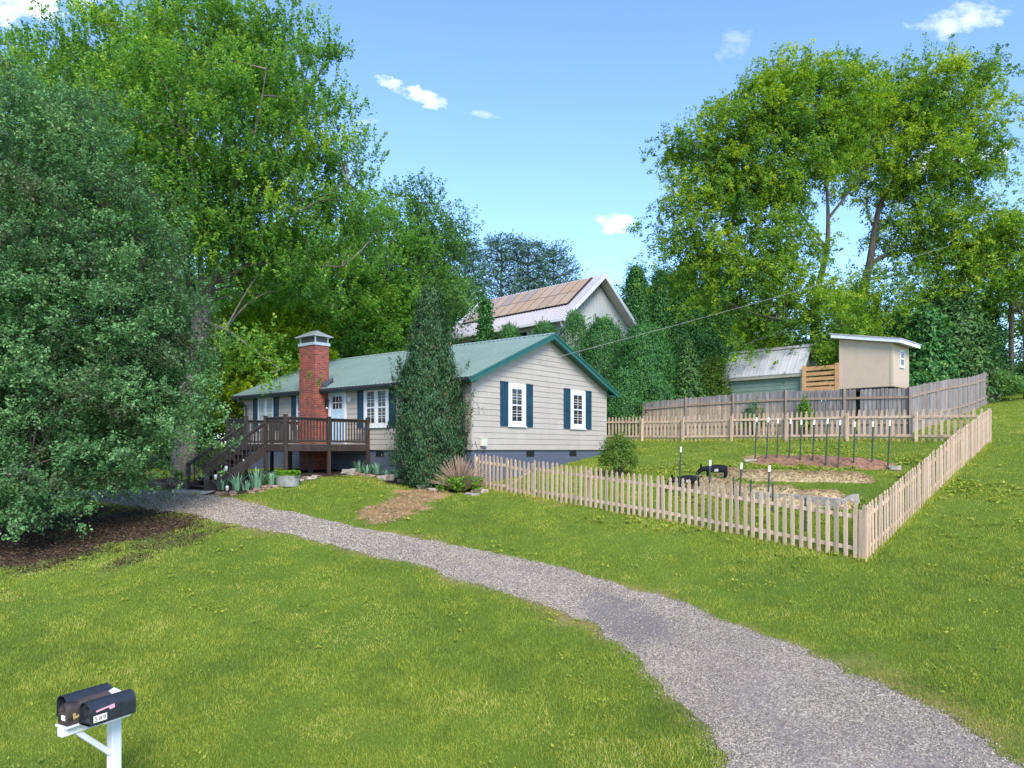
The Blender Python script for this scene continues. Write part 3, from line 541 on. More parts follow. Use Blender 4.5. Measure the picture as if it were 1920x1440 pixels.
    V, Qt = limbs_np([(np.array([(0, 0, -.15), (0, 0, h * .4), (.03, .02, h * .93)]), max(.04, r * .11), .015, 8)] + [(np.array([(0, 0, zz * h * .9), (np.cos(a_) * r * .3 * (1 - zz * .6), np.sin(a_) * r * .3 * (1 - zz * .6), zz * h * .9 + r * .15), (np.cos(a_) * r * .75 * (1 - zz * .7), np.sin(a_) * r * .75 * (1 - zz * .7), zz * h * .9 + r * .3)]), r * .03 + .01, .006, 5) for zz, a_ in zip(np.linspace(.05, .85, 18), np.arange(18) * 2.4)])
    mesh_np('trunk' if trunk else 'stems', V, Qt, M[bark], root, smooth=True)
    return root
exec_after = []
# ------------------------------------------------------------------ the house (local x = along the gable wall, y = along the front wall)
ZE, ZR, OV, OE, CR = 2.48, 4.49, .35, .413, .204
SL = (ZR - ZE) / (HW / 2 + OE)
house = thing('ranch_house', 'single storey beige clapboard house with green metal roof, brick chimney and teal shutters', 'house', (HX, HY, 0), HROT)
def fp(plane, a, d, z):
    """a along the wall, d outwards, z up -> local point"""
    return {'g': (a, -d, z), 'f': (-d, a, z)}[plane]
def wbox(mb, plane, a0, a1, d0, d1, z0, z1):
    p, q = fp(plane, a0, d0, z0), fp(plane, a1, d1, z1); return mb.box(p[0], q[0], p[1], q[1], z0, z1)
def roof_z(v): return ZE + SL * (v + OE) if v <= HW / 2 else ZE + SL * (HW + OE - v)
mb = MB(); top = roof_z(0) - .06
mb.prism([(.03, 0, -.02), (HW - .03, 0, -.02), (HW - .03, 0, top), (HW / 2, 0, roof_z(HW / 2) - .08), (.03, 0, top)], (0, .03, 0), (0, HL - .03, 0))
k = 0
while k * CR < 4.3:
    z0, z1 = k * CR, (k + 1) * CR - .002; k += 1
    def half(z): return 0. if z <= top else (z - top) / SL
    if half(z0) < HW / 2 - .05:                 # gable courses, cut by the roof slope
        a0, a1 = half(z0), min(half(z1), HW / 2 - .01)
        for y_, dr in ((0, -1), (HL, 1)):
            P = [(a0, y_ + dr * .024, z0), (HW - a0, y_ + dr * .024, z0), (HW - a1, y_ + dr * .006, z1), (a1, y_ + dr * .006, z1)]
            Pi = [(a0, y_, z0), (HW - a0, y_, z0)]
            mb.add(P + Pi, [(0, 1, 2, 3), (4, 5, 1, 0)])
    if z1 < top + .1:
        z1 = min(z1, top)
        for x_, dr in ((0, -1), (HW, 1)):
            mb.add([(x_ + dr * .024, 0, z0), (x_ + dr * .024, HL, z0), (x_ + dr * .006, HL, z1), (x_ + dr * .006, 0, z1), (x_, 0, z0), (x_, HL, z0)], [(0, 1, 2, 3), (4, 5, 1, 0)])
mb.build('wall', M['siding'], house)
for x_, y_ in ((0, 0), (HW, 0), (0, HL), (HW, HL)):
    mb = MB(); sx_, sy_ = (-1 if x_ == 0 else 1), (-1 if y_ == 0 else 1)
    mb.box(x_ + sx_ * .03, x_ - sx_ * .045, y_ + sy_ * .03, y_ - sy_ * .0, 0.0, top - .02); mb.box(x_ + sx_ * .03, x_, y_, y_ - sy_ * .06, 0.0, top - .02)
    mb.build('corner_trim', M['siding'], house)
mb = MB(); mb.box(.05, HW - .05, .05, HL - .05, -2.2, -.02); mb.build('foundation', M['found'], house)
# roof with raised ribs
rf = MB(); th_ = .05
for sgn in (1, -1):
    A, Bv = (-OE, HW / 2) if sgn > 0 else (HW + OE, HW / 2)
    rf.prism([(A, 0, ZE - th_), (Bv, 0, ZR - th_), (Bv, 0, ZR), (A, 0, ZE)], (0, -OV, 0), (0, HL + OV, 0))
    y = -OV + .04
    while y < HL + OV:
        rf.prism([(A, y - .034, ZE - .004), (A, y + .034, ZE - .004), (A, y + .022, ZE + .042), (A, y - .022, ZE + .042)], (0, 0, 0), (Bv - A, 0, ZR - ZE)); y += .229
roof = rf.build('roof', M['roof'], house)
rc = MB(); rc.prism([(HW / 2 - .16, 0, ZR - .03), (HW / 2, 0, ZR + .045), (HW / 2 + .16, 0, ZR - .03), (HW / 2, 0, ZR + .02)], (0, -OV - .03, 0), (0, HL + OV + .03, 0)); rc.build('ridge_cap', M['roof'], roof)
for yy_, d in ((-OV - .002, -.035), (HL + OV + .002, .035)):
    for sgn in (1, -1):
        mb = MB(); A, Bv = (-OE - .03, HW / 2) if sgn > 0 else (HW + OE + .03, HW / 2)
        za, zb = ZE - .012, ZR + .012
        mb.prism([(A, yy_, za - .20), (Bv, yy_, zb - .22), (Bv, yy_, zb), (A, yy_, za)], (0, 0, 0), (0, d, 0))
        mb.prism([(A, yy_ + d, za - .055), (Bv, yy_ + d, zb - .06), (Bv, yy_ + d, zb + .012), (A, yy_ + d, za + .012)], (0, 0, 0), (0, d * .8, 0))
        mb.build('rake_board', M['trim'], house)
mb = MB()                                       # boxed soffits at the eaves and under the gable overhang
for x0, x1 in ((-OE, 0), (HW, HW + OE)): mb.box(x0 + .005, x1 - .005, -OV + .005, HL + OV - .005, ZE - .17, ZE - .13)
for sgn in (1, -1):
    A, Bv = (-OE + .01, HW / 2) if sgn > 0 else (HW + OE - .01, HW / 2)
    mb.prism([(A, 0, ZE - .14), (Bv, 0, ZR - .15), (Bv, 0, ZR - .10), (A, 0, ZE - .09)], (0, -OV + .004, 0), (0, -.032, 0))
mb.build('soffit', M['trim'], house)
def gutter(y0, y1):
    g = MB(); prof = [(-OE, ZE - .02), (-OE - .125, ZE - .02), (-OE - .11, ZE - .08), (-OE - .08, ZE - .13), (-OE, ZE - .14)]
    g.prism([(a, 0, z) for a, z in prof], (0, y0, 0), (0, y1, 0)); return g.build('gutter', M['gutter'], house)
gutter(-OV, 7.80); gutter(9.0, HL + OV)
def downspout(y, zb):
    d = MB(); d.tube([(-OE - .05, y, ZE - .12), (-OE - .05, y, ZE - .22), (-.09, y, ZE - .48), (-.085, y, ZE - .6), (-.085, y, zb + .1), (-.17, y, zb)], .045, 8); d.build('downspout', M['gutter'], house)
downspout(.30, -1.05); downspout(HL - .22, -.9)
# chimney
C0, C1, CD = 7.87, 8.93, .67
ch = MB().box(-CD, .02, C0, C1, -1.6, 4.24).build('chimney', M['brick'], house, .006)
cp = MB(); cp.box(-CD - .035, .055, C0 - .035, C1 + .035, 4.24, 4.36); cp.build('cap_skirt', M['steel'], ch)
for x_ in (-CD + .04, -.02):
    for y_ in (C0 + .04, C1 - .04): MB().box(x_ - .022, x_ + .022, y_ - .022, y_ + .022, 4.36, 4.62).build('cap_post', M['steel'], ch)
ms, t, b = new_mat('spark_mesh'); b.inputs['Base Color'].default_value = (.06, .065, .06, 1); b.inputs['Roughness'].default_value = .6
cp = MB(); cp.box(-CD + .07, -.05, C0 + .07, C1 - .07, 4.36, 4.60); cp.build('spark_screen', ms, ch)
e0, e1, f0, f1, zc_ = -CD - .13, .15, C0 - .13, C1 + .13, 4.62
cp = MB(); xm = (e0 + e1) / 2
cp.add([(e0, f0, zc_), (e1, f0, zc_), (e1, f1, zc_), (e0, f1, zc_), (xm, C0 + .32, zc_ + .27), (xm, C1 - .32, zc_ + .27), (e0, f0, zc_ - .02), (e1, f0, zc_ - .02), (e1, f1, zc_ - .02), (e0, f1, zc_ - .02)],
       [(0, 1, 4), (1, 2, 5, 4), (2, 3, 5), (3, 0, 4, 5), (0, 6, 7, 1), (1, 7, 8, 2), (2, 8, 9, 3), (3, 9, 6, 0), (9, 8, 7, 6)]); cp.build('cap_lid', M['steel'], ch)
fl = MB(); fl.add([(-OE + .05, C0 - .30, ZE + .05), (.22, C0 - .02, ZE + .50), (.22, C0 - .02, ZE + .25), (-OE + .05, C0 - .02, ZE + .24), (-OE + .05, C0 - .02, ZE + .02)], [(0, 1, 3), (0, 3, 4), (0, 4, 2), (0, 2, 1), (1, 2, 4, 3)]); fl.build('flashing', M['gutter'], ch)
# windows
def window(plane, a0, a1, z0, z1, sashes=1, side=.19, topw=.17, botw=.14, grid=(2, 2), curtain=False, sash_only_frame=False):
    fr = MB(); D = .055
    wbox(fr, plane, a0, a0 + side, .008, D, z0, z1); wbox(fr, plane, a1 - side, a1, .008, D, z0, z1)
    wbox(fr, plane, a0 + side, a1 - side, .008, D, z1 - topw, z1); wbox(fr, plane, a0 + side, a1 - side, .008, D, z0, z0 + botw)
    wbox(fr, plane, a0 - .03, a1 + .03, .008, D + .03, z0 - .045, z0)
    w = (a1 - a0 - 2 * side); mull = .14 if sashes == 2 else 0; sw = (w - mull) / sashes
    if sashes == 2: wbox(fr, plane, a0 + side + sw, a0 + side + sw + mull, .008, D - .004, z0 + botw, z1 - topw)
    f = fr.build('window', M['white'], house, .006); gl, mu = MB(), MB()
    for s in range(sashes):
        b0 = a0 + side + s * (sw + mull); b1 = b0 + sw; zb, zt = z0 + botw, z1 - topw; zm = (zb + zt) / 2
        wbox(gl, plane, b0, b1, .010, .022, zb, zt)
        wbox(mu, plane, b0, b1, .022, .044, zm - .025, zm + .025)
        for q0, q1 in ((b0, b0 + .035), (b1 - .035, b1)): wbox(mu, plane, q0, q1, .022, .041, zb, zt)
        for q0, q1 in ((zb, zb + .04), (zt - .035, zt)): wbox(mu, plane, b0 + .035, b1 - .035, .022, .041, q0, q1)
        if grid:
            for hz0, hz1 in ((zb + .04, zm - .025), (zm + .025, zt - .035)):
                for i in range(1, grid[0]): c = b0 + .035 + (sw - .07) * i / grid[0]; wbox(mu, plane, c - .008, c + .008, .022, .034, hz0, hz1)
                for i in range(1, grid[1]): c = hz0 + (hz1 - hz0) * i / grid[1]; wbox(mu, plane, b0 + .035, b1 - .035, .022, .032, c - .008, c + .008)
    gl.build('pane', M['curtain'] if curtain else M['glass'], f); mu.build('sash', M['white'], f)
def shutter(plane, a0, a1, z0, z1):
    s = MB(); wbox(s, plane, a0, a1, .010, .034, z0, z1); w = .055; zm = z0 + (z1 - z0) * .47
    for q0, q1 in ((a0, a0 + w), (a1 - w, a1)): wbox(s, plane, q0, q1, .034, .050, z0, z1)
    for q0, q1 in ((z0, z0 + w), (zm - w / 2, zm + w / 2), (z1 - w, z1)): wbox(s, plane, a0 + w, a1 - w, .034, .050, q0, q1)
    s.build('shutter', M['shutter'], house, .005)
window('g', 1.956, 2.991, .877, 2.441); window('g', 5.968, 7.056, .877, 2.441)
for a0, a1 in ((1.51, 1.945), (3.0, 3.43), (5.50, 5.957), (7.067, 7.53)): shutter('g', a0, a1, .85, 2.48)
window('f', 4.185, 5.61, .877, 2.441, 2, .14, .16, .10)
window('f', 11.74, 12.95, .877, 2.35, 2, .05, .05, .07, None, True); window('f', 8.55, 10.02, .877, 2.35, 2, .07, .07, .1, None)
for a0, a1 in ((3.80, 4.17), (5.62, 6.0), (11.36, 11.73), (12.96, 13.34), (10.03, 10.4)): shutter('f', a0, a1, .85, 2.42)
# door
dr = MB(); d0, d1, dzb, dzt = 6.82, 7.70, .26, 2.30
wbox(dr, 'f', d0 - .12, d0, .008, .06, dzb - .03, dzt + .14); wbox(dr, 'f', d1, d1 + .12, .008, .06, dzb - .03, dzt + .14); wbox(dr, 'f', d0, d1, .008, .06, dzt, dzt + .14)
fr = dr.build('door_frame', M['white'], house, .005)
dr = MB(); wbox(dr, 'f', d0, d1, .008, .03, dzb, dzt)
for q0, q1 in ((d0 + .02, d0 + .14), (d1 - .14, d1 - .02), ((d0 + d1) / 2 - .05, (d0 + d1) / 2 + .05)): wbox(dr, 'f', q0, q1, .03, .042, dzb + .04, dzt - .72)
for q0, q1 in ((dzb + .02, dzb + .2), (dzt - .78, dzt - .66), (dzt - .13, dzt - .03)): wbox(dr, 'f', d0 + .14, d1 - .14, .03, .0405, q0, q1)
door = dr.build('door', M['door'], house, .004)
g = MB(); wbox(g, 'f', d0 + .15, d1 - .15, .03, .036, dzt - .64, dzt - .15); g.build('door_pane', M['glass'], door)
g = MB()
for i in (1, 2): c = d0 + .15 + (d1 - d0 - .3) * i / 3; wbox(g, 'f', c - .015, c + .015, .036, .044, dzt - .64, dzt - .15)
wbox(g, 'f', d0 + .15, d1 - .15, .036, .043, dzt - .41, dzt - .38); g.build('muntin', M['white'], door)
g = MB(); g.lathe([(0, -.03), (.03, -.025), (.034, 0), (.02, .03), (0, .035)], (-.08, d1 - .08, 1.17), 10); g.build('door_handle', M['black'], door, smooth=True)
g = MB(); g.box(-.04, -.012, 8.02 - .2, 8.08 - .2 - .01, 1.72, 1.92)
lm = thing  # (lamp is a part of the house wall)
lp = MB(); lp.lathe([(0, 0), (.05, .0), (.075, .03), (.065, .22), (.09, .23), (.03, .33), (0, .34)], (-.16, 7.9 - .02 - .1, 1.75), 8); lp.box(-.16, -.024, 7.75, 7.8, 2.0, 2.04); lp.box(-.04, -.024, 7.72, 7.83, 1.9, 2.12)
wl_ = lp.build('wall_lamp', M['black'], house)
lp = MB(); lp.lathe([(0, 0), (.035, .01), (.04, .08), (0, .1)], (-.16, 7.78, 1.65), 8); lp.build('lamp_glass', M['white'], wl_, smooth=True)
pq = MB(); wbox(pq, 'f', 6.40, 6.62, .03, .05, 1.93, 2.10); wbox(pq, 'f', 6.42, 6.60, .05, .056, 1.95, 2.08); pq.build('wall_plaque', M['white'], house, .01)
# vents and meter
for a0, a1 in ((3.15, 3.62), (6.02, 6.5)):
    v = MB(); wbox(v, 'g', a0, a1, -.05, -.035, -.26, -.03); vt = v.build('vent', M['black'], house)
v = MB(); wbox(v, 'f', 4.55, 5.0, -.05, -.035, -.26, -.04); v.build('vent', M['black'], house)
ub = MB(); wbox(ub, 'g', .40, .68, .03, .14, .13, .40); wbox(ub, 'g', .39, .69, .03, .15, .39, .41); u_ = ub.build('utility_box', M['cream'], house, .01)
ub = MB(); ub.tube([(.50, -.09, .13), (.50, -.09, .05), (.62, -.09, .04)], .022, 8); ub.tube([(.44, -.06, .13), (.30, -.05, -.05), (.22, -.04, .1), (.14, -.035, .3)], .007, 5); ub.build('cable', M['gutter'], u_)
# ------------------------------------------------------------------ deck with stairs (same frame as the house)
DU0, DU1, DD, FZ = 5.31, 8.99, 3.77, .21
deck = thing('wooden_deck', 'dark brown raised timber deck with railings and steps at the front door', 'deck', (HX, HY, 0), HROT)
mb = MB(); xx = -DD
while xx < -.14: mb.box(xx, xx + .138, DU0 - .02, DU1 + .02, FZ - .035, FZ); xx += .143
mb.build('floor', M['deckfloor'], deck)
mb = MB(); mb.box(-DD - .045, -DD, DU0 - .045, DU1 + .045, FZ - .26, FZ - .012); mb.box(-DD, -.06, DU0 - .045, DU0, FZ - .26, FZ - .013); mb.box(-DD, -.06, DU1, DU1 + .045, FZ - .26, FZ - .013)
for i in range(1, 8): yj = DU0 + (DU1 - DU0) * i / 8; mb.box(-DD + .01, -.1, yj - .02, yj + .02, FZ - .25, FZ - .04)
mb.build('rim_joist', M['deck'], deck, .005)
def deck_post(x, y, top_, under=True):
    z = float(H(*hw(y, x)[:2])); p = MB(); p.box(x - .055, x + .055, y - .055, y + .055, (z - .15) if under else FZ - .25, top_); p.box(x - .068, x + .068, y - .068, y + .068, top_, top_ + .03); p.build('post', M['deck'], deck, .006)
SU0, SU1 = 6.51, 7.77; RT = FZ + .95
xo = -DD - .02
for x, y, t_, un in ((xo, DU0 - .02, RT + .05, 1), (-1.95, DU0 - .02, RT + .03, 1), (-.12, DU0 - .02, RT + .05, 1), (xo, SU0, RT + .03, 1), (xo, SU1, RT + .06, 1), (xo, DU1 + .02, RT + .05, 1), (-1.9, DU1 + .02, RT + .03, 1), (-.12, DU1 + .02, RT + .03, 1)): deck_post(x, y, t_, un)
for y in (6.4, 7.7):
    for x in (-1.95,):
        z = float(H(*hw(y, x)[:2])); MB().box(x - .06, x + .06, y - .06, y + .06, z - .1, FZ - .26).build('support_post', M['deck'], deck)
def railing(p, q):
    p, q = Vector((*p, 0)), Vector((*q, 0)); d = (q - p); ln = d.length; d.normalize(); z = Vector((0, 0, 1))
    r = MB(); r.beam(p + z * (RT - .02), q + z * (RT - .02), .13, .04); r.beam(p + z * (RT - .085), q + z * (RT - .085), .045, .088); r.build('top_rail', M['deck'], deck, .004); r = MB(); r.beam(p + z * (FZ + .10), q + z * (FZ + .10), .045, .085); r.build('bottom_rail', M['deck'], deck, .004)
    n = max(2, int(ln / .125))
    for i in range(n):
        c = p + d * (ln * (i + .5) / n); MB().box(c.x - .017, c.x + .017, c.y - .017, c.y + .017, FZ + .142, RT - .127).build('baluster', M['deck'], deck)
railing((xo, DU0 + .03), (xo, SU0 - .055)); railing((xo, SU1 + .055), (xo, DU1 - .03)); railing((xo + .05, DU0 - .02), (-2.0, DU0 - .02)); railing((-1.9, DU0 - .02), (-.17, DU0 - .02)); railing((xo + .05, DU1 + .02), (-1.95, DU1 + .02)); railing((-1.85, DU1 + .02), (-.17, DU1 + .02))
NS, XB = 9, -5.93; ZB = -1.40; rise = (FZ - ZB) / NS; run = (-DD - XB) / (NS - 1)
st = thing  # steps belong to the deck
for yst in (SU0 + .02, SU1 - .02):
    sg = MB(); sg.prism([(-DD - .02, yst, FZ - .04), (-DD - .02, yst, FZ - .42), (XB + .05, yst, ZB - .12), (XB - .12, yst, ZB - .12), (XB - .12, yst, ZB + .18)], (0, -.022, 0), (0, .022, 0)); sg.build('stringer', M['deck'], deck, .004)
    dy = 0
    a_, b_ = Vector((-DD - .05, yst, RT - .18)), Vector((XB - .14, yst, ZB + .90)); hr = MB(); hr.beam(a_, b_, .12, .045); hr.beam(a_ - Vector((0, 0, .07)), b_ - Vector((0, 0, .07)), .045, .085); hr.build('handrail', M['deck'], deck, .004)
    MB().box(XB - .15, XB - .04, yst - .055, yst + .055, ZB - .2, ZB + .88).build('post', M['deck'], deck, .006)
    for i in range(14):
        f_ = (i + .6) / 14.4; p = a_.lerp(b_, f_); zl = (FZ - .02) + (ZB + .2 - FZ) * f_; MB().box(p.x - .016, p.x + .016, p.y - .016, p.y + .016, zl - .06, p.z - .1).build('baluster', M['deck'], deck)
for i in range(NS - 1):
    zt_ = FZ - rise * (i + 1); xa = -DD - run * i; MB().box(xa - run - .02, xa - .01, SU0 + .05, SU1 - .05, zt_ - .045, zt_).build('tread', M['deck'], deck, .006)
# ------------------------------------------------------------------ picket fences
def picket_mesh(h=1.15, w=.088, t_=.019):
    prof = [(-w / 2, 0), (w / 2, 0), (w / 2, h - .135), (w * .30, h - .118), (w * .47, h - .085), (w * .40, h - .045), (w * .16, h - .012), (0, h), (-w * .16, h - .012), (-w * .40, h - .045), (-w * .47, h - .085), (-w * .30, h - .118), (-w / 2, h - .135)]
    m_ = MB(); m_.prism([(x, 0, z) for x, z in prof], (0, -t_ / 2, 0), (0, t_ / 2, 0)); o = m_.build('picket', M['picket'], None); me = o.data; bpy.data.objects.remove(o); return me
PM = picket_mesh()
def fence_run(A, B, name, label, out, pitch=.197, post_every=2.4, skip=None, parent=None, h=1.15, group=None, sub=False):
    """out=+1: pickets on the left of A->B, -1 on the right"""
    A, B = np.array(A[:2], float), np.array(B[:2], float); d = B - A; ln = np.hypot(*d); d /= ln; nrm = np.array((-d[1], d[0])) * out; rz = math.atan2(d[1], d[0])
    root = thing(name, label, 'fence', (*A, float(H(*A))), rz, group) if parent is None else parent; z0 = root.location.z if parent is None else float(H(*A))
    def gz(s): q = A + d * s; return float(H(q[0], q[1])) - z0
    off = .0; side = out * 1.0
    n = int(ln / pitch)
    for i in range(n + 1):
        s = min(ln, (i + .3) * pitch) + random.uniform(-.006, .006)
        if skip and skip[0] < s < skip[1]: continue
        o = link(bpy.data.objects.new('picket', PM)); o.parent = root; o.location = (s, side * .032, gz(s) + .015 + random.uniform(-.022, .018)); o.rotation_euler = (random.uniform(-.01, .01), random.gauss(0, .011), random.uniform(-.06, .06))
    ns = max(1, round(ln / post_every)); ss = np.linspace(0, ln, ns + 1)
    if skip: ss = np.unique(np.r_[ss[(ss < skip[0] - .8) | (ss > skip[1] + .8)], skip[0], skip[1]])
    if not skip: ss = np.r_[ss[:1], (np.round(ss[1:-1] / pitch - .3) + .3) * pitch, ss[-1:]]
    for s in ss:
        g = gz(s); MB().box(-.045, .045, -.045, .045, -.3, h - .10).build('post', M['picket'], root, .006, loc=(s, -side * .062, g))
    for s0, s1 in zip(ss[:-1], ss[1:]):
        if skip and abs(s0 - skip[0]) < .01: continue
        for hz in (.22, h - .26):
            MB().beam((s0 + .0, side * .004, gz(s0) + hz), (s1, side * .004, gz(s1) + hz), .036, .085).build('rail', M['picket'], root, .004)
    return root, d, rz, z0
FA, FB, FC_, FD = (-1.27, 25.12), (7.31, 15.30), (15.85, 24.45), (4.4, 35.95)
ffront, fd, frz, fz0 = fence_run(FA, FB, 'picket_fence', 'pale wooden picket fence with a gate running down from the house corner along the lawn', -1, skip=(1.62, 2.86))
# gate: part of the front fence, hangs between two posts
def fgz(s): q = np.array(FA) + fd * s; return float(H(q[0], q[1])) - fz0
gate = link(bpy.data.objects.new('gate', None)); gate.parent = ffront; gate.location = (1.68, 0, fgz(2.2)); tag(gate, 'low picket gate with a diagonal brace')
for i in range(6):
    o = link(bpy.data.objects.new('picket', PM)); o.parent = gate; o.location = (.04 + i * .205, -.03, .04 - i * .025)
for hz in (.2, .89): MB().beam((0, 0, hz + .02), (1.12, 0, hz - .12), .036, .085).build('rail', M['picket'], gate, .004)
MB().beam((.06, .0, .24), (1.04, .0, .74), .034, .08).build('brace', M['picket'], gate, .004)
fence_run(FB, FC_, 'picket_fence', 'pale picket fence climbing the slope on the right side of the garden', -1)
fence_run(FC_, FD, 'picket_fence', 'pale picket fence across the back of the garden, its posts facing the yard', -1)
# ------------------------------------------------------------------ weathered board fence
def board_fence(pts, tops, name, label, side, missing=(), bias=(), skip0=0):
    pts = [np.array(p, float) for p in pts]; root = thing(name, label, 'fence', (*pts[0], float(H(*pts[0]))), 0); o0 = np.array(root.location)
    cnt = 0
    for bi, (p, q) in enumerate(zip(pts[:-1], pts[1:])):
        d = q - p; ln = np.hypot(*d); d /= ln; nr = np.array((-d[1], d[0])) * side; n = int(ln / .146); Vs, Fs, hg, rn = [], [], [], []
        for i in range(n):
            cnt += 1
            if cnt in missing: continue
            s = (i + .5) * ln / n; c = p + d * s; g = float(H(*c)); f_ = s / ln; tz = tops[bi] * (1 - f_) + tops[bi + 1] * f_ + random.uniform(-.02, .02); w = .066
            poly = [(-w, g - .02), (w, g - .02), (w, tz - .035), (w * .55, tz), (-w * .55, tz), (-w, tz - .035)]
            r_ = random.random(); tw = random.uniform(-.008, .008)
            b_ = len(Vs)
            for t_ in (.012, .030):
                for a_, z in poly: Vs.append((*(c + d * a_ + nr * (t_ + tw * a_ / w)), z)); hg.append(np.clip((z - g) / max(.1, tz - g), 0, 1) * .6 + bias[bi]); rn.append(r_)
            Fs += [tuple(b_ + j for j in range(5, -1, -1)), tuple(b_ + 6 + j for j in range(6))] + [(b_ + j, b_ + (j + 1) % 6, b_ + 6 + (j + 1) % 6, b_ + 6 + j) for j in range(6)]
        me = bpy.data.meshes.new('plank_panel'); me.from_pydata([tuple(np.array(v) - o0) for v in Vs], [], Fs); me.materials.append(M['weathered'])
        for an, av in (('hgt', hg), ('rnd', rn)): a = me.attributes.new(an, 'FLOAT', 'POINT'); a.data.foreach_set('value', np.array(av, np.float32))
        link(bpy.data.objects.new('plank_panel', me)).parent = root
        gp0, gp1 = float(H(*p)), float(H(*q))
        for fr_ in (.24, .80):
            a_ = np.array((*(p - nr * .01), gp0 + (tops[bi] - gp0) * fr_)) - o0; b_ = np.array((*(q - nr * .01), gp1 + (tops[bi + 1] - gp1) * fr_)) - o0
            MB().beam(a_, b_, .04, .085).build('rail', M['weathered'], root)
    for p, tz in list(zip(pts, tops))[skip0:]:
        g = float(H(*p)); MB().box(-.05, .05, -.05, .05, g - .3, tz + .03).build('post', M['weatherpost'], root, .008, loc=(p[0] - o0[0], p[1] - o0[1], -o0[2]))
cw = np.array((15.14, 28.07)); dirb = np.array((-.706, .708))
pb = [cw + dirb * 2.44 * i for i in range(8)]; tb = [2.36, 2.44, 2.52, 2.50, 2.46, 2.34, 2.26, 2.15]
board_fence(pb, tb, 'board_fence', 'weathered grey board fence behind the back picket fence, one plank missing', -1, missing=(13,), bias=(.5, .42, .12, -.02, -.02, .05, .1))
dr_ = np.array((.65, .757)); pr = [cw + dr_ * 2.44 * i for i in range(14)]
board_fence(pr, [2.36] + [float(H(*p)) + 1.8 for p in pr[1:]], 'board_fence', 'weathered grey board fence stepping up the slope on the right beyond the picket corner', 1, bias=(.5,) * 14, skip0=1)
# ------------------------------------------------------------------ tan hut on stilts
YD = math.atan2(.757, .65)                   # the plot behind is turned to this direction
def yard(name, label, cat, px, py, Y): p = at(px, py, Y); return thing(name, label, cat, p, YD - math.pi / 2)   # local x = right-back? see below
# local frame: x axis = towards the near right end of the front (+.708,-.706), y axis = back (.706,.708)
LR = math.atan2(-.706, .708)
p0 = at(1674, 724, 34.)
g0 = float(H(p0[0], p0[1]))
hut = thing('garden_hut', 'small tan panelled hut on stilts with a pale mono pitch roof and one window', 'hut', (p0[0], p0[1], 0), LR)
hx, hd, zb_, zr_, zl_ = 2.42, 2.31, 2.93, 4.93, 5.36
mb = MB(); mb.prism([(-hx, 0, zb_), (0, 0, zb_), (0, 0, zr_), (-hx, 0, zl_)], (0, 0, 0), (0, hd, 0)); mb.build('wall', M['tan'], hut, .006)
for x_ in (-.10, -hx + .0): MB().box(x_, x_ + .10, -.02, -.001, zb_ - .01, zr_ - .02 + (-x_ > 1) * .4).build('corner_trim', M['tan'], hut)
MB().box(.001, .02, 0.0, .12, zb_, zr_ - .02).build('corner_trim', M['tan'], hut)
rf = MB(); k_ = (zl_ - zr_) / hx; x0, x1 = -hx - .30, .42
rf.prism([(x0, 0, zl_ + .30 * k_ + .01), (x1, 0, zr_ - x1 * k_ + .01), (x1, 0, zr_ - x1 * k_ + .19), (x0, 0, zl_ + .30 * k_ + .19)], (0, -.28, 0), (0, hd + .28, 0)); rfo = rf.build('roof', M['white'], hut, .008)
rf = MB(); rf.prism([(x0 - .03, 0, zl_ + .33 * k_ + .192), (x1 + .03, 0, zr_ - (x1 + .03) * k_ + .192), (x1 + .03, 0, zr_ - (x1 + .03) * k_ + .222), (x0 - .03, 0, zl_ + .33 * k_ + .222)], (0, -.31, 0), (0, hd + .31, 0)); rf.build('metal_sheet', M['palemetal'], rfo)
w = MB(); w.box(.002, .035, .95, 1.5, 3.93, 4.70); w.box(.002, .05, .90, 1.55, 3.85, 3.93); wd = w.build('window', M['white'], hut, .006)
w = MB()
for z0, z1 in ((4.0, 4.27), (4.34, 4.62)): w.box(.035, .04, 1.03, 1.42, z0, z1)
w.build('pane', M['glass'], wd)
mb = MB()
for x_ in (-hx + .1, -hx / 2, -.1):
    for y_ in (.1, hd - .1): mb.box(x_ - .06, x_ + .06, y_ - .06, y_ + .06, g0 - 1., zb_ - .10)
mb.box(-hx - 1.8, 0, .04, .12, zb_ - .12, zb_ - .012); mb.box(-hx - 1.8, 0, hd - .12, hd - .04, zb_ - .12, zb_ - .012); mb.build('stilts', M['black'], hut)
mb = MB(); mb.box(-hx - 1.78, -hx - .02, .02, hd, zb_ - .01, zb_ + .03); mb.build('porch_floor', M['pine'], hut)
for x_ in (-hx - 1.72, -hx - .11): MB().box(x_ - .09, x_ + .09, -.05, .05, zb_ - .10, zb_ + 1.28).build('railing_post', M['pine'], hut, .008)
for i, (z0, hgt) in enumerate(((-.10, .28), (.24, .17), (.49, .17), (.74, .17), (1.0, .20))):
    MB().box(-hx - 1.65, -hx - .16, -.03, .03, zb_ + z0, zb_ + z0 + hgt).build('railing_board', M['pine'], hut, .006)
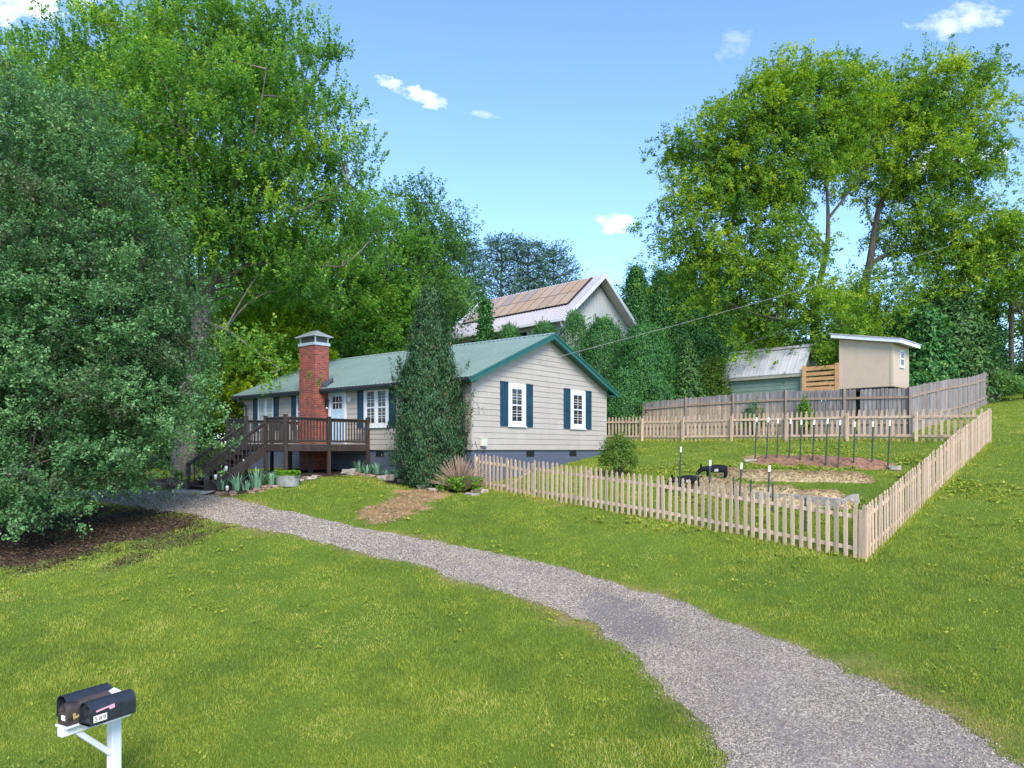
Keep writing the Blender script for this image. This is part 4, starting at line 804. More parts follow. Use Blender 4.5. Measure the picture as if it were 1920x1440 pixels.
# ------------------------------------------------------------------ sage green shed
p0 = at(1505, 700, 37.); shed = thing('garden_shed', 'sage green shed with a ribbed grey metal roof, half hidden behind the board fence', 'shed', (p0[0], p0[1], 0), LR)
sw_, h_ = 4.45, 1.0; ze, zr2 = 3.86, 5.31
mb = MB(); mb.prism([(0, .22, 1.0), (0, 2 * h_ - .1, 1.0), (0, 2 * h_ - .1, ze - .1), (0, h_ + .06, zr2 - .25), (0, .22, ze - .1)], (-.16, 0, 0), (-sw_ + .16, 0, 0))
z = 1.2
while z < ze - .3: mb.add([(-.16, .20, z), (-sw_ + .16, .20, z), (-sw_ + .16, .216, z + .21), (-.16, .216, z + .21), (-.16, .219, z), (-sw_ + .16, .219, z)], [(0, 1, 2, 3), (4, 5, 1, 0)]); z += .212
mb.build('wall', M['sage'], shed)
for x_ in (-.13, -sw_ + .11): MB().box(x_ - .05, x_ + .05, .16, .198, 1.0, ze - .15).build('corner_trim', M['cream'], shed); MB().box(-sw_, 0, .02, .06, ze - .17, ze + .01).build('fascia', M['cream'], shed, .005)
rf = MB()
for y0_, y1_ in ((0, h_), (2 * h_, h_)):
    rf.prism([(0, y0_, ze), (0, y1_, zr2), (0, y1_, zr2 + .04), (0, y0_, ze + .04)], (.05, 0, 0), (-sw_ - .05, 0, 0))
    x_ = -.05
    while x_ > -sw_: rf.prism([(x_ - .016, y0_, ze + .04), (x_ + .016, y0_, ze + .04), (x_ + .016, y0_, ze + .085), (x_ - .016, y0_, ze + .085)], (0, 0, 0), (0, y1_ - y0_, zr2 - ze)); x_ -= .40
rfo = rf.build('roof', M['metalroof'], shed)
mb = MB(); mb.prism([(0, h_ - .14, zr2 - .04), (0, h_, zr2 + .10), (0, h_ + .14, zr2 - .04)], (.07, 0, 0), (-sw_ - .07, 0, 0)); mb.build('ridge_cap', M['palemetal'], rfo)
# ------------------------------------------------------------------ house behind with solar panels
UA = math.atan2(-.724, .69); p0 = at(1059.4, 597.5, 48.)
sol = thing('neighbour_house', 'pale gabled house with solar panels coloured like a reflected orange sky on its metal roof behind the hedge', 'house', (p0[0], p0[1], 0), UA)
sw2, sl2 = 8.2, 13.0; z_e, z_r = 8.55, 12.05
hf = sw2 / 2; ins_ = .55
mb = MB(); mb.prism([(0, ins_, 1), (0, sw2 - ins_, 1), (0, sw2 - ins_, z_e + .35), (0, hf, z_r - .35), (0, ins_, z_e + .35)], (-.75, 0, 0), (-sl2 + .6, 0, 0))
y = ins_ + .1
while y < sw2 - ins_:
    zt = (z_e + .3) + (z_r - .35 - z_e - .3) * (1 - abs(y - hf) / (hf - ins_)); mb.box(-.75, -.72, y - .02, y + .02, 1, zt); y += .34
wll = mb.build('wall', M['whitewall'], sol)
rf = MB(); dy_, dz_ = hf, z_r - z_e
for y0_, y1_ in ((0, hf), (sw2, hf)):
    rf.prism([(0, y0_, z_e), (0, y1_, z_r), (0, y1_, z_r + .05), (0, y0_, z_e + .05)], (0, 0, 0), (-sl2, 0, 0)); x_ = -.1
    while x_ > -sl2: rf.prism([(x_ - .018, y0_, z_e + .05), (x_ + .018, y0_, z_e + .05), (x_ + .018, y0_, z_e + .09), (x_ - .018, y0_, z_e + .09)], (0, 0, 0), (0, y1_ - y0_, z_r - z_e)); x_ -= .30
rfo = rf.build('roof', M['palemetal'], sol)
for y0_, y1_ in ((-.05, hf), (sw2 + .05, hf)):
    for x_ in (.002, -sl2 - .06): MB().prism([(x_, y0_, z_e - .22), (x_, y1_, z_r - .22), (x_, y1_, z_r + .07), (x_, y0_, z_e + .07)], (0, 0, 0), (.055, 0, 0)).build('rake_board', M['white'], sol)
mb = MB()
for y0_, y1_ in ((0, hf), (sw2, hf)): mb.prism([(-.004, y0_, z_e - .2), (-.004, y1_, z_r - .2), (-.004, y1_, z_r - .16), (-.004, y0_, z_e - .16)], (0, 0, 0), (-.744, 0, 0))
mb.build('soffit', M['soffit'], sol)
mb = MB(); mb.box(-sl2, 0, -.14, -.02, z_e - .14, z_e + .02); mb.tube([(-.35, -.1, z_e - .1), (-.35, .1, z_e - .45), (-.35, .5, z_e - .6), (-.35, .5, 2)], .06, 8); mb.build('gutter', M['white'], sol)
w = MB()
for x_ in (-12.2, -10.0, -7.5, -5.):
    MB().box(x_, x_ + .9, ins_ - .03, ins_ - .002, z_e - 1.5, z_e - .35).build('window', M['glass'], sol)
NPX, pw_ = 11, .985; slope = np.array((0, dy_, dz_)) / math.hypot(dy_, dz_); nrm_ = np.array((0, -dz_, dy_)) / math.hypot(dy_, dz_); ph_ = 1.62; tot = math.hypot(dy_, dz_)
for j in range(2):
    for i in range(NPX):
        xa = -1.05 - i * (pw_ + .02); s0 = tot - .22 - (j + 1) * (ph_ + .02)
        q = [np.array((x_, 0, z_e)) + slope * s + nrm_ * .13 for x_, s in ((xa, s0), (xa - pw_, s0), (xa - pw_, s0 + ph_), (xa, s0 + ph_))]
        pm = MB(); pm.prism(q, nrm_ * -.035, nrm_ * .0); po = pm.build('solar_panel', M['solarframe'], sol)
        q2 = [np.array((x_, 0, z_e)) + slope * s + nrm_ * .134 for x_, s in ((xa - .02, s0 + .02), (xa - pw_ + .02, s0 + .02), (xa - pw_ + .02, s0 + ph_ - .02), (xa - .02, s0 + ph_ - .02))]
        MB().prism(q2, nrm_ * 0, nrm_ * .003).build('panel_glass', M['solar'], po)
mb = MB(); s0 = tot - .22 - 2 * (ph_ + .02); a_ = np.array((-.98, 0, z_e)) + slope * (s0 - .04) + nrm_ * .09; b_ = np.array((-1.1 - NPX * (pw_ + .02), 0, z_e)) + slope * (s0 - .04) + nrm_ * .09
mb.beam(a_, b_, .05, .13); mb.beam(a_, a_ + slope * (2 * ph_ + .1), .05, .13); mb.build('panel_rail', M['solarframe'], sol)
# ------------------------------------------------------------------ pole and wire
pb_ = gp(1896, 741); zt = (Y0 - 424) / F * pb_[1]
pole = thing('utility_pole', 'tall weathered wooden utility pole at the far right edge of the lawn', 'utility pole', pb_)
MB().tube([(0, 0, -.5), (0, 0, (zt - pb_[2]) * .5), (.05, 0, zt - pb_[2] + .3)], [.155, .14, .11], 14).build('shaft', M['pole'], pole, smooth=True)
MB().tube([(0, 0, 4.6), (0, 0, 5.1)], [.175, .175], 14).build('band', M['pole'], pole)
MB().beam((-.9, .12, zt - pb_[2] - .3), (.9, .12, zt - pb_[2] - .3), .09, .11).build('crossarm', M['pole'], pole)
A = hw(-.05, 3.75, (Y0 - 677) / F * 27.9); B = np.array((pb_[0], pb_[1], zt)); tt = np.linspace(0, 1, 24); P = A[None] + (B - A)[None] * tt[:, None]; P[:, 2] -= .5 * 4 * tt * (1 - tt) * .35
wr = MB(); wr.tube(P, .008, 6); tag(wr.build('power_line', M['wire'], None), 'thin grey overhead wire running from the house gable up to the pole', 'overhead wire')
#@@PART3
# ------------------------------------------------------------------ mailboxes on a white post
MY = 7.9
ax_ = math.atan2(.875, .484)                  # boxes run away from the camera along this direction: local y
mp_ = at(214, 1329, MY + .12); gz0 = float(H(mp_[0], mp_[1])); MR = ax_ - math.pi / 2
ZA = mp_[2] - gz0                             # height of the arm top
mpost = thing('mailbox_post', 'white painted post with a brace and shelf that carries three mailboxes', 'mailbox post', (mp_[0], mp_[1], gz0), MR)
pp_ = MB(); pp_.box(-.052, .052, -.052, .052, -.3, ZA + .19); pp_.add([(-.052, -.052, ZA + .19), (.052, -.052, ZA + .19), (.052, .052, ZA + .19), (-.052, .052, ZA + .19), (0, 0, ZA + .235)], [(0, 1, 4), (1, 2, 4), (2, 3, 4), (3, 0, 4)]); pp_.build('post', M['white'], mpost, .005)
MB().box(-.045, .045, -.58, -.053, ZA - .11, ZA - .022).build('arm', M['white'], mpost, .005)
MB().beam((0, -.05, ZA - .46), (0, -.42, ZA - .10), .055, .06, (1, 0, 0)).build('brace', M['white'], mpost, .004)
sh = MB(); sh.box(-.27, -.1, -.30, .04, ZA - .02, ZA); sh.box(.1, .29, -.30, .0, ZA - .02, ZA); sh.box(-.1, .1, -.57, -.055, ZA - .021, ZA - .001); sh.build('shelf', M['white'], mpost, .003)
def mailbox(label, px, py0, ln, w, h, z, mat, flag=None, flagmat=None, closed_inset=.03, group='mailboxes on the white post'):
    o = np.array((mp_[0], mp_[1], gz0)); c, s = math.cos(MR), math.sin(MR); root = thing('mailbox', label, 'mailbox', (o[0] + px * c - py0 * s, o[1] + px * s + py0 * c, gz0 + z), MR, group)
    n = 12; hs = h - w / 2
    def arch(k, y, zz=0): return [(-w / 2 * k, y, 0 + zz), (w / 2 * k, y, 0 + zz), (w / 2 * k, y, hs)] + [(math.cos(t_) * w / 2 * k, y, hs + math.sin(t_) * w / 2 * k) for t_ in np.linspace(0, math.pi, n)[1:-1]] + [(-w / 2 * k, y, hs)]
    m_ = MB(); A_, B_ = arch(1, 0), arch(1, ln); A2, B2 = arch(.94, 0), arch(.94, closed_inset + .004); q = len(A_)
    m_.add(A_ + B_, [(i, (i + 1) % q, q + (i + 1) % q, q + i) for i in range(q)] + [tuple(range(q, 2 * q))])
    m_.add(A_ + A2, [(i, (i + 1) % q, q + (i + 1) % q, q + i) for i in range(q)]); m_.add(A2 + B2, [(i, (i + 1) % q, q + (i + 1) % q, q + i) for i in range(q)])
    m_.build('body', mat, root, 0)
    d_ = MB(); Dp = arch(.935, closed_inset); d_.prism(Dp, (0, 0, 0), (0, .01, 0)); door_ = d_.build('door', mat, root)
    k_ = MB(); k_.box(-.025, .025, closed_inset - .025, closed_inset - .002, hs + .02, hs + .035); k_.box(-w * .44, w * .44, closed_inset - .006, closed_inset - .001, hs * .62, hs * .66); k_.build('latch', mat, door_)
    if flag:
        f_ = MB(); x_ = w / 2 + .006; y_, zf, s_ = flag; f_.prism([(x_, y_, zf), (x_, y_ + .20 * s_, zf), (x_, y_ + .20 * s_, zf + .055), (x_, y_ + .135 * s_, zf + .055), (x_, y_ + .115 * s_, zf + .032), (x_, y_, zf + .028)], (-.002, 0, 0), (.004, 0, 0)); f_.build('flag', flagmat, root)
    return root, hs
mb1, hs1 = mailbox('black metal mailbox with the number 589 and a faded pink flag', .21, -.45, .50, .19, .235, ZA + .002, M['mailblack'])
f_ = MB(); x_ = .0975; f_.prism([(x_, .06, .150), (x_, .255, .168), (x_, .258, .128), (x_, .205, .122), (x_, .192, .146), (x_, .06, .132)], (0, 0, 0), (.006, 0, 0)); f_.build('flag', M['pink'], mb1)
MB().box(.0955, .0985, .035, .175, .03, .098).build('number_plate', M['paper'], mb1)
def digits(txt, parent, x, y, z, size, mat):
    for i, ch_ in enumerate(txt):
        cu = bpy.data.curves.new('digit', 'FONT'); cu.body = ch_; cu.size = size; cu.extrude = .0007; cu.align_x = 'CENTER'; ob = bpy.data.objects.new('digit', cu); S.collection.objects.link(ob)
        dg = bpy.context.evaluated_depsgraph_get(); me = bpy.data.meshes.new_from_object(ob.evaluated_get(dg)); bpy.data.objects.remove(ob); me.materials.clear(); me.materials.append(mat)
        o = link(bpy.data.objects.new('digit', me)); o.parent = parent; o.rotation_euler = (R(90), 0, R(90)); o.location = (x, y + i * size * .68, z)
digits('589', mb1, .0992, .062, .040, .064, M['black'])
mb2, hs2 = mailbox('rust brown mailbox sticking out between two black ones', 0, -.55, .48, .165, .215, ZA + .002, M['rust'], closed_inset=.01)
f_ = MB(); x_ = .085; f_.prism([(x_, .06, .055), (x_, .24, .098), (x_, .24, .118), (x_, .085, .082), (x_, .078, .115), (x_, .055, .115)], (0, 0, 0), (.005, 0, 0)); f_.build('flag', M['yellow'], mb2)
MB().box(-.03, .03, .003, .009, .045, .095).build('sticker', M['paper'], mb2); f_ = MB(); f_.prism([(.0835, .12, .10), (.0835, .21, .12), (.0835, .20, .15), (.0835, .13, .14)], (0, 0, 0), (.002, 0, 0)); f_.build('sticker', M['paper'], mb2)
mailbox('plain black mailbox at the back, open ended and farthest from the driveway', -.21, -.44, .50, .19, .235, ZA + .002, M['mailblack'], closed_inset=.12)
# ------------------------------------------------------------------ garden: stakes, beds, stones
def tpost(top, foot, label, tip=True, group=None):
    b_ = gp(*foot); zt_ = (Y0 - top[1]) / F * b_[1]; lx = (top[0] - 960) / F * b_[1] - b_[0]; h_ = zt_ - b_[2]
    r_ = thing('garden_stake', label, 'stake', b_, 0, group); d = np.array((lx, .02, h_)); e = d * (1 - .16 / h_)
    s_ = MB(); s_.beam((0, 0, -.2), e if tip else d, .045, .008, (0, 1, 0)); s_.beam((0, .012, -.2), (e if tip else d) + np.array((0, .012, 0)), .008, .03, (0, 1, 0)); s_.build('shaft', M['tpost'], r_)
    if tip: t_ = MB(); t_.beam(e, d, .047, .010, (0, 1, 0)); t_.beam(e + np.array((0, .012, 0)), d + np.array((0, .012, 0)), .009, .031, (0, 1, 0)); t_.build('tip', M['tip'], r_)
Z4 = lambda x, y: (1240 + x / 4, 740 + y / 4)
tops = [(716, 170), (805, 172), (878, 180), (972, 183), (1053, 190), (1150, 188), (1250, 180), (1345, 190), (1453, 203), (1592, 200), (1718, 193)]
feet = [(700, 502), (785, 512), (865, 512), (955, 514), (1038, 522), (1130, 527), (1228, 537), (1322, 547), (1440, 547), (1575, 549), (1695, 557)]
for i, (a, b_) in enumerate(zip(tops, feet)): tpost(Z4(*a), Z4(*b_), f'{ORD[i]} from the left of eleven white tipped green stakes in the red soil row', True, 'white tipped stakes in the red soil row')
for i, (a, b_) in enumerate(zip([(150, 390), (370, 490), (605, 510), (815, 530)], [(126, 760), (348, 900), (570, 945), (786, 975)])): tpost(Z4(*a), Z4(*b_), f'{ORD[i]} from the left of four tall white tipped stakes nearest the front fence', True, 'white tipped stakes by the front fence')
for i, (a, b_) in enumerate(zip([(272, 580), (543, 618), (673, 637), (838, 662), (1082, 775)], [(263, 790), (538, 815), (667, 850), (833, 885), (1080, 1030)])): tpost(Z4(*a), Z4(*b_), f'{ORD[i]} from the left of five short dark stakes without white tips', False, 'short dark garden stakes')
def mound(name, label, cat, px_line, width, hgt, mat, group=None, strands=None, lump=.3, n=70):
    P = smooth_line(np.array([gp(*p)[:2] for p in px_line]), n); T = np.gradient(P, axis=0); T /= np.linalg.norm(T, axis=1)[:, None]; Nn = np.stack([-T[:, 1], T[:, 0]], 1); m_ = 17; s = np.linspace(-1, 1, m_)
    e = np.clip(np.minimum(np.arange(n), n - 1 - np.arange(n)) / 6., 0, 1)[:, None] ** .6
    G = P[:, None] + Nn[:, None] * (s[None, :] * width / 2 * (.6 + .4 * e))[..., None]; G = G + (rng.uniform(-1, 1, G.shape)) * .02
    z = H(G[..., 0], G[..., 1]) - .03 + (.03 + hgt * (1 - np.abs(s[None]) ** 2.2) * e * (1 - lump / 2 + lump * vnoise(G[..., 0], G[..., 1], .35, 61) + lump * .5 * vnoise(G[..., 0], G[..., 1], .12, 62)))
    V = np.concatenate([G, z[..., None]], -1).reshape(-1, 3); o0 = V.mean(0); ii, jj = np.meshgrid(np.arange(n - 1), np.arange(m_ - 1), indexing='ij'); Q_ = np.stack([ii * m_ + jj, (ii + 1) * m_ + jj, (ii + 1) * m_ + jj + 1, ii * m_ + jj + 1], -1).reshape(-1, 4)
    o = mesh_np(name, V - o0, Q_, mat, smooth=True, loc=o0); tag(o, label, cat, group)
    if strands:
        k = rng.integers(0, n, strands); q = rng.uniform(-.95, .95, strands); b_ = V.reshape(n, m_, 3)[k, np.clip(((q + 1) / 2 * (m_ - 1)).astype(int), 0, m_ - 1)] + np.c_[rng.uniform(-.06, .06, (strands, 2)), np.full(strands, .01)] - o0
        Nm = np.array((0, 0, 1.)) + rng.normal(size=(strands, 3)) * .5; Vl, Ql = leaf_quads(b_, Nm, rng.uniform(.07, .2, strands), .09); st_ = mesh_np('straw', Vl, Ql, M['lf_straw'], o, attrs={'rnd': np.repeat(rng.uniform(0, 1, strands), 4)})
    return o
M['redsoil'] = plain('red_clay_soil', (.25, .13, .075), .95, .45, 9., bmp=1.)
M['strawmat'] = plain('straw_mulch', (.50, .38, .21), .95, .35, 9., bmp=.9)
M['darksoil'] = plain('dark_soil', (.10, .065, .045), .95, .3, 6., bmp=.8)
mound('soil_mound', 'low mound of bare red soil where a row of stakes stands', 'soil mound', [Z4(690, 494), Z4(870, 500), Z4(1130, 508), Z4(1440, 528), Z4(1715, 544)], 1.0, .2, M['redsoil'])
mound('straw_row', 'straw covered planting row in the middle of the fenced garden', 'planting row', [Z4(430, 600), Z4(640, 632), Z4(900, 640), Z4(1250, 646), Z4(1590, 656)], .48, .24, M['strawmat'], None, 6000)
mound('straw_row', 'straw covered planting row in the block edged bed nearest the front fence', 'planting row', [Z4(200, 690), Z4(420, 730), Z4(700, 782), Z4(1000, 815), Z4(1440, 842)], .62, .34, M['strawmat'], None, 6000)
# block edging of the near row
ba, bb = gp(*Z4(700, 800)), gp(*Z4(1345, 862)); be = gp(*Z4(1470, 815))
rt = thing('block_edging', 'low grey concrete block edging along the nearest straw bed', 'bed edging', ba)
dv_ = (bb - ba); n_b = 9
for i in range(n_b):
    a_ = ba + dv_ * (i + .015) / n_b - ba; b_ = ba + dv_ * (i + .985) / n_b - ba; zb0 = float(H(*(ba + dv_ * (i + .5) / n_b)[:2])) - ba[2]
    MB().beam((a_[0], a_[1], zb0 + .12), (b_[0], b_[1], zb0 + .12), .16, .30).build('block', M['concrete'], rt, .012)
MB().beam((bb - ba + np.array((.02, .1, .11))), (be - ba + np.array((0, 0, .11))), .16, .28).build('block', M['concrete'], rt, .012)
def rock(px, py, w, d, h, label, mat='stone', group=None, yaw=None, name='stone', cat='stone'):
    b_ = gp(px, py); bm = bmesh.new(); bmesh.ops.create_icosphere(bm, subdivisions=3, radius=1); sd_ = random.random() * 50
    for v in bm.verts:
        c = v.co; k = 1 + .22 * math.sin(c.x * 3.1 + sd_) * math.sin(c.y * 2.7 + sd_ * 1.7) + .14 * math.sin(c.z * 5 + c.x * 4 + sd_) + random.uniform(-.035, .035); q = Vector((max(-.78, min(.78, c.x)), max(-.78, min(.78, c.y)), max(-.6, min(.62, c.z)))) * k; v.co = Vector((q.x * w * .62, q.y * d * .62, q.z * h * .8 + h * .22))
    me = bpy.data.meshes.new(name); bm.to_mesh(me); bm.free(); me.materials.append(M[mat]); me.polygons.foreach_set('use_smooth', np.ones(len(me.polygons), bool)); o = link(bpy.data.objects.new(name, me)); o.scale = (.82, .82, .82); o.location = [float(v) for v in b_]; o.rotation_euler = (random.uniform(-.08, .08), random.uniform(-.08, .08), random.uniform(0, 3) if yaw is None else yaw); return tag(o, label, cat, group)
edge = [(416, 926, .5, .3, .12), (437, 927, .42, .3, .16), (471, 924, .45, .3, .12), (485, 921, .5, .3, .16), (499, 916, .62, .34, .15), (513, 914, .55, .3, .13), (562, 902, .5, .34, .13), (577, 898, .75, .4, .12), (592, 895, .6, .34, .13)]
for i, (px, py, w, d, h) in enumerate(edge): rock(px, py, w, d, h, f'{ORD[i]} from the left of the flat stones edging the bed before the deck', 'stone' if i < 6 else 'palestone', 'flat stones edging the bed before the deck')
edge2 = [(669, 891, .35, .3, .2), (679, 893, .3, .25, .18), (693, 894, .6, .3, .13), (714, 899, .3, .3, .22), (722, 900, .35, .3, .27), (730, 900, .4, .35, .3), (754, 905, .5, .4, .18)]
for i, (px, py, w, d, h) in enumerate(edge2): rock(px, py, w, d, h, f'{ORD[i]} from the left of the rounded rocks between deck and juniper', 'palestone' if i in (3, 4, 5) else 'stone', 'rounded rocks between deck and juniper')
rock(655, 889, .75, .6, .3, 'big flat grey stone tilted beside the right end of the deck', 'concrete'); rock(793, 915, .5, .3, .2, 'small pale rock at the foot of the juniper', 'palestone'); rock(814, 920, .55, .35, .13, 'flat pale rock between juniper and dry stemmed bush', 'palestone')
rock(896, 922, .6, .35, .2, 'orange brown rock beside the dry stemmed bush, by the fence', 'stone'); rock(907, 923, .4, .3, .16, 'small pale rock nearest the left end of the picket fence', 'palestone'); rock(884, 928, .6, .4, .1, 'low dark flat rock in the grass below the dry stemmed bush', 'concrete')
for i, (px, py, w, d, h) in enumerate([(283, 911, 1.1, .4, .3), (306, 914, 1.0, .5, .32), (326, 911, .6, .45, .38), (340, 914, .5, .4, .3)]): rock(px, py, w, d, h, f'{ORD[i]} from the left of the brown rocks around the big tree trunk', 'stone', 'rocks around the big tree trunk')
rock(1407, 866, .6, .35, .16, 'pale flat stone at the left end of the red soil mound', 'palestone'); rock(1676, 880, .55, .4, .16, 'pale flat stone at the right end of the red soil mound', 'palestone')
sl_ = gp(368, 921); o = MB().box(-1.0, 1.0, -.38, .38, -.1, .05).build('stone_slab', M['slab'], None, .02, loc=sl_); o.rotation_euler = (0, 0, HROT + math.pi / 2); tag(o, 'pale concrete slab at the foot of the deck steps', 'slab')
# planter tub
pt = gp(540, 912); tub = thing('planter_tub', 'oval galvanised tub planted with bright green leaves beside the deck', 'planter', pt)
tb_ = MB(); tb_.lathe([(.0, .0), (.36, 0), (.40, .34), (.415, .35), (.39, .36), (.375, .30), (0, .29)], n=24, sx=1.0, sy=.62); tb_.build('tub', M['zinc'], tub, smooth=False)
c = np.c_[rng.uniform(-1, 1, (600, 2)) * np.array((.36, .2)), rng.uniform(.3, .52, 600)]; Vl, Ql = leaf_quads(c, np.array((0, -.3, 1.)) + rng.normal(size=(600, 3)) * .5, rng.uniform(.06, .12, 600)); mesh_np('plants', Vl, Ql, M['lf_bush'], tub, attrs={'rnd': np.repeat(rng.uniform(.3, 1, 600), 4)})
# solar path lights, garden ornament
for i, ((px, py), (tx, ty)) in enumerate(zip([(404, 921), (424, 915), (456, 905), (426, 922)], [(402, 890), (420, 874), (453, 862), (426, 911)])):
    b_ = gp(px, py); h_ = (Y0 - ty) / F * b_[1] - b_[2]; r_ = thing('path_light', f'{ORD[i]} of four small white topped path lights beside the deck steps', 'path light', b_, 0, 'path lights beside the deck steps')
    MB().tube([(0, 0, -.1), (0, 0, h_ - .16)], .012, 6).build('stake', M['black'], r_); l_ = MB(); l_.lathe([(.0, h_ - .17), (.04, h_ - .16), (.055, h_ - .04), (.05, h_), (0, h_ + .01)], n=10); l_.build('lantern', M['tip'], r_, smooth=True)
b_ = gp(721, 884); r_ = thing('garden_ornament', 'thin rusty garden ornament on a stake before the dark foundation', 'ornament', b_)
MB().tube([(0, 0, -.1), (0, 0, .75)], .012, 6).build('stake', M['rust'], r_); MB().lathe([(0, .72), (.07, .78), (.06, .84), (0, .88)], n=10).build('finial', M['rust'], r_, smooth=True); MB().lathe([(.14, 0), (.10, .2), (.05, .28), (0, .30)], n=12).build('base', M['palestone'], r_, smooth=True); MB().tube([(-.14, 0, .42), (.16, 0, .45)], .03, 6).build('wing', M['palestone'], r_)
# ------------------------------------------------------------------ small plants
def iris(px, py, h, n, label, group, mat='lf_iris', spread=.35, w=.026, dup_=0):
    b_ = gp(px, py); Vs, Fs, rn = [], [], []
    for i in range(n):
        th = rng.uniform(0, 6.283); lean = rng.uniform(.1, 1.0) * spread * 2; hh = h * rng.uniform(.6, 1.1); r0 = rng.uniform(0, .16); d = np.array((math.cos(th), math.sin(th))); s = np.array((-d[1], d[0])) * w * rng.uniform(.7, 1.2)
        k = len(Vs); hh *= .74
        for q, ww in ((0, .7), (.35, 1), (.7, .8), (1, .05)):
            c = d * (r0 + lean * hh * q ** 1.9); z = hh * (q - .28 * lean * q ** 3); Vs += [(c[0] - s[0] * ww, c[1] - s[1] * ww, z), (c[0] + s[0] * ww, c[1] + s[1] * ww, z)]; rn += [min(1, max(0, .4 + q * .3 + random.uniform(-.3, .3)))] * 2
        Fs += [(k + 2 * j, k + 2 * j + 1, k + 2 * j + 3, k + 2 * j + 2) for j in range(3)]
    o = mesh_np('iris_plant' if mat == 'lf_iris' else 'grassy_plant', Vs, Fs, M[mat], attrs={'rnd': rn}, loc=b_); return tag(o, label, 'plant', group)
for i, (px, py, h, n) in enumerate([(417, 919, .62, 26), (445, 920, .85, 38), (462, 919, .5, 24), (481, 915, .95, 44), (511, 909, .75, 34)]): iris(px, py, h, n, f'{ORD[i]} from the left of the blue green irises beside the deck steps', 'irises beside the deck steps')
for i, (px, py, h, n) in enumerate([(674, 886, .78, 48), (688, 888, .5, 26), (706, 889, .72, 46), (724, 894, .45, 28), (743, 895, .62, 46)]): iris(px, py, h, n, f'{ORD[i]} from the left of the blue green irises along the dark foundation', 'irises along the dark foundation', spread=.45)
iris(334, 897, .6, 90, 'soft green grassy clump at the foot of the big tree trunk', None, 'lf_mid', .6, .02); iris(496, 908, .55, 60, 'low mixed green clump among the irises under the deck edge', None, 'lf_olive', .5, .022)
b_ = gp(428, 905); r_ = thing('pink_flower', 'single bright pink flower beside the deck steps', 'flower', b_); MB().tube([(0, 0, 0), (.02, 0, .2), (.01, 0, .38)], .008, 5).build('stem', M['tpost'], r_); MB().lathe([(0, .36), (.08, .40), (.10, .45), (.05, .48), (0, .47)], n=9).build('bloom', M['pinkflower'], r_, smooth=True)
# bush with dry stems
b_ = gp(862, 921); bush = thing('dry_stemmed_bush', 'rounded bush of pale dry stems with bright green leaves low down, left of the fence', 'bush', b_)
n = 420; th = rng.uniform(0, 6.283, n); el = rng.uniform(.25, 1.5, n); ln = rng.uniform(.7, 1.25, n); d = np.stack([np.cos(th) * np.cos(el), np.sin(th) * np.cos(el), np.sin(el)], 1); paths = [(np.array([(0, 0, 0.) + d[i] * np.array((.5, .5, 0)) * .2, d[i] * ln[i] * .5 + (0, 0, .05), d[i] * ln[i] * .98]), .011, .005, 4) for i in range(n)]
V, Qt = limbs_np(paths); mesh_np('stems', V, Qt, M['lf_twig'], bush, attrs={'rnd': np.repeat(rng.uniform(0, 1, n), len(V) // n)})
k = 2600; th = rng.uniform(0, 6.283, k); r = np.sqrt(rng.uniform(0, 1, k)) * .78; z = rng.uniform(.08, .62, k) * (1 - .35 * r); lump = vnoise(np.cos(th) * r * 4 + 9, np.sin(th) * r * 4 + z * 4, .8, 71) > .36; c = np.stack([np.cos(th) * r, np.sin(th) * r, z], 1)[lump]
Vl, Ql = leaf_quads(c, rng.normal(size=c.shape) * .6 + np.array((0, -.4, .8)), rng.uniform(.06, .11, len(c))); mesh_np('foliage', Vl, Ql, M['lf_bush'], bush, attrs={'rnd': np.repeat(rng.uniform(0, 1, len(c)), 4)})
def leafy_bush(label, base, w, h, mat, n, size, cat='bush', group=None, name='leafy_bush', wisps=20, flat=1.0):
    root = thing(name, label, cat, base, 0, group); k = n // 14; d = rng.normal(size=(k, 3)); d[:, 2] = np.abs(d[:, 2]) * 1.1 - .2; d /= np.linalg.norm(d, axis=1)[:, None]; r = rng.uniform(.45, 1, k) ** .5 * (.78 + .42 * vnoise(d[:, 0] * 3 + 20, d[:, 1] * 3 + d[:, 2] * 3, .8, int(w * 77) % 91))
    P = np.stack([d[:, 0] * w / 2 * r, d[:, 1] * w / 2 * r * flat, h * (.35 + .62 * d[:, 2] * r)], 1); P[:, 2] = np.maximum(P[:, 2], .04 * h)
    C = P[:, None] + rng.normal(size=(k, 14, 3)) * np.array((.07, .07, .10)) * max(.7, h / 1.8); Nn = d[:, None] * .6 + np.array((0, -.1, .6)) + rng.normal(size=C.shape) * .5; rnd = np.clip(.45 + rng.normal(0, .18, k)[:, None] + rng.normal(0, .15, (k, 14)), 0, 1)
    Vl, Ql = leaf_quads(C.reshape(-1, 3), Nn.reshape(-1, 3), size * rng.uniform(.7, 1.3, k * 14)); mesh_np('foliage', Vl, Ql, M[mat], root, attrs={'rnd': np.repeat(rnd.ravel(), 4)})
    paths = [(np.array([(0, 0, -.05), P[i] * np.array((.4, .4, .6)), P[i] * 1.02]), .016, .005, 5) for i in rng.permutation(k)[:26]]; V, Qt = limbs_np(paths); mesh_np('stems', V, Qt, M['barkdark'], root); return root
leafy_bush('loose bright green bush just inside the front fence by the gable end', gp(1160, 893), 1.35, 1.55, 'lf_olive', 4600, .07)
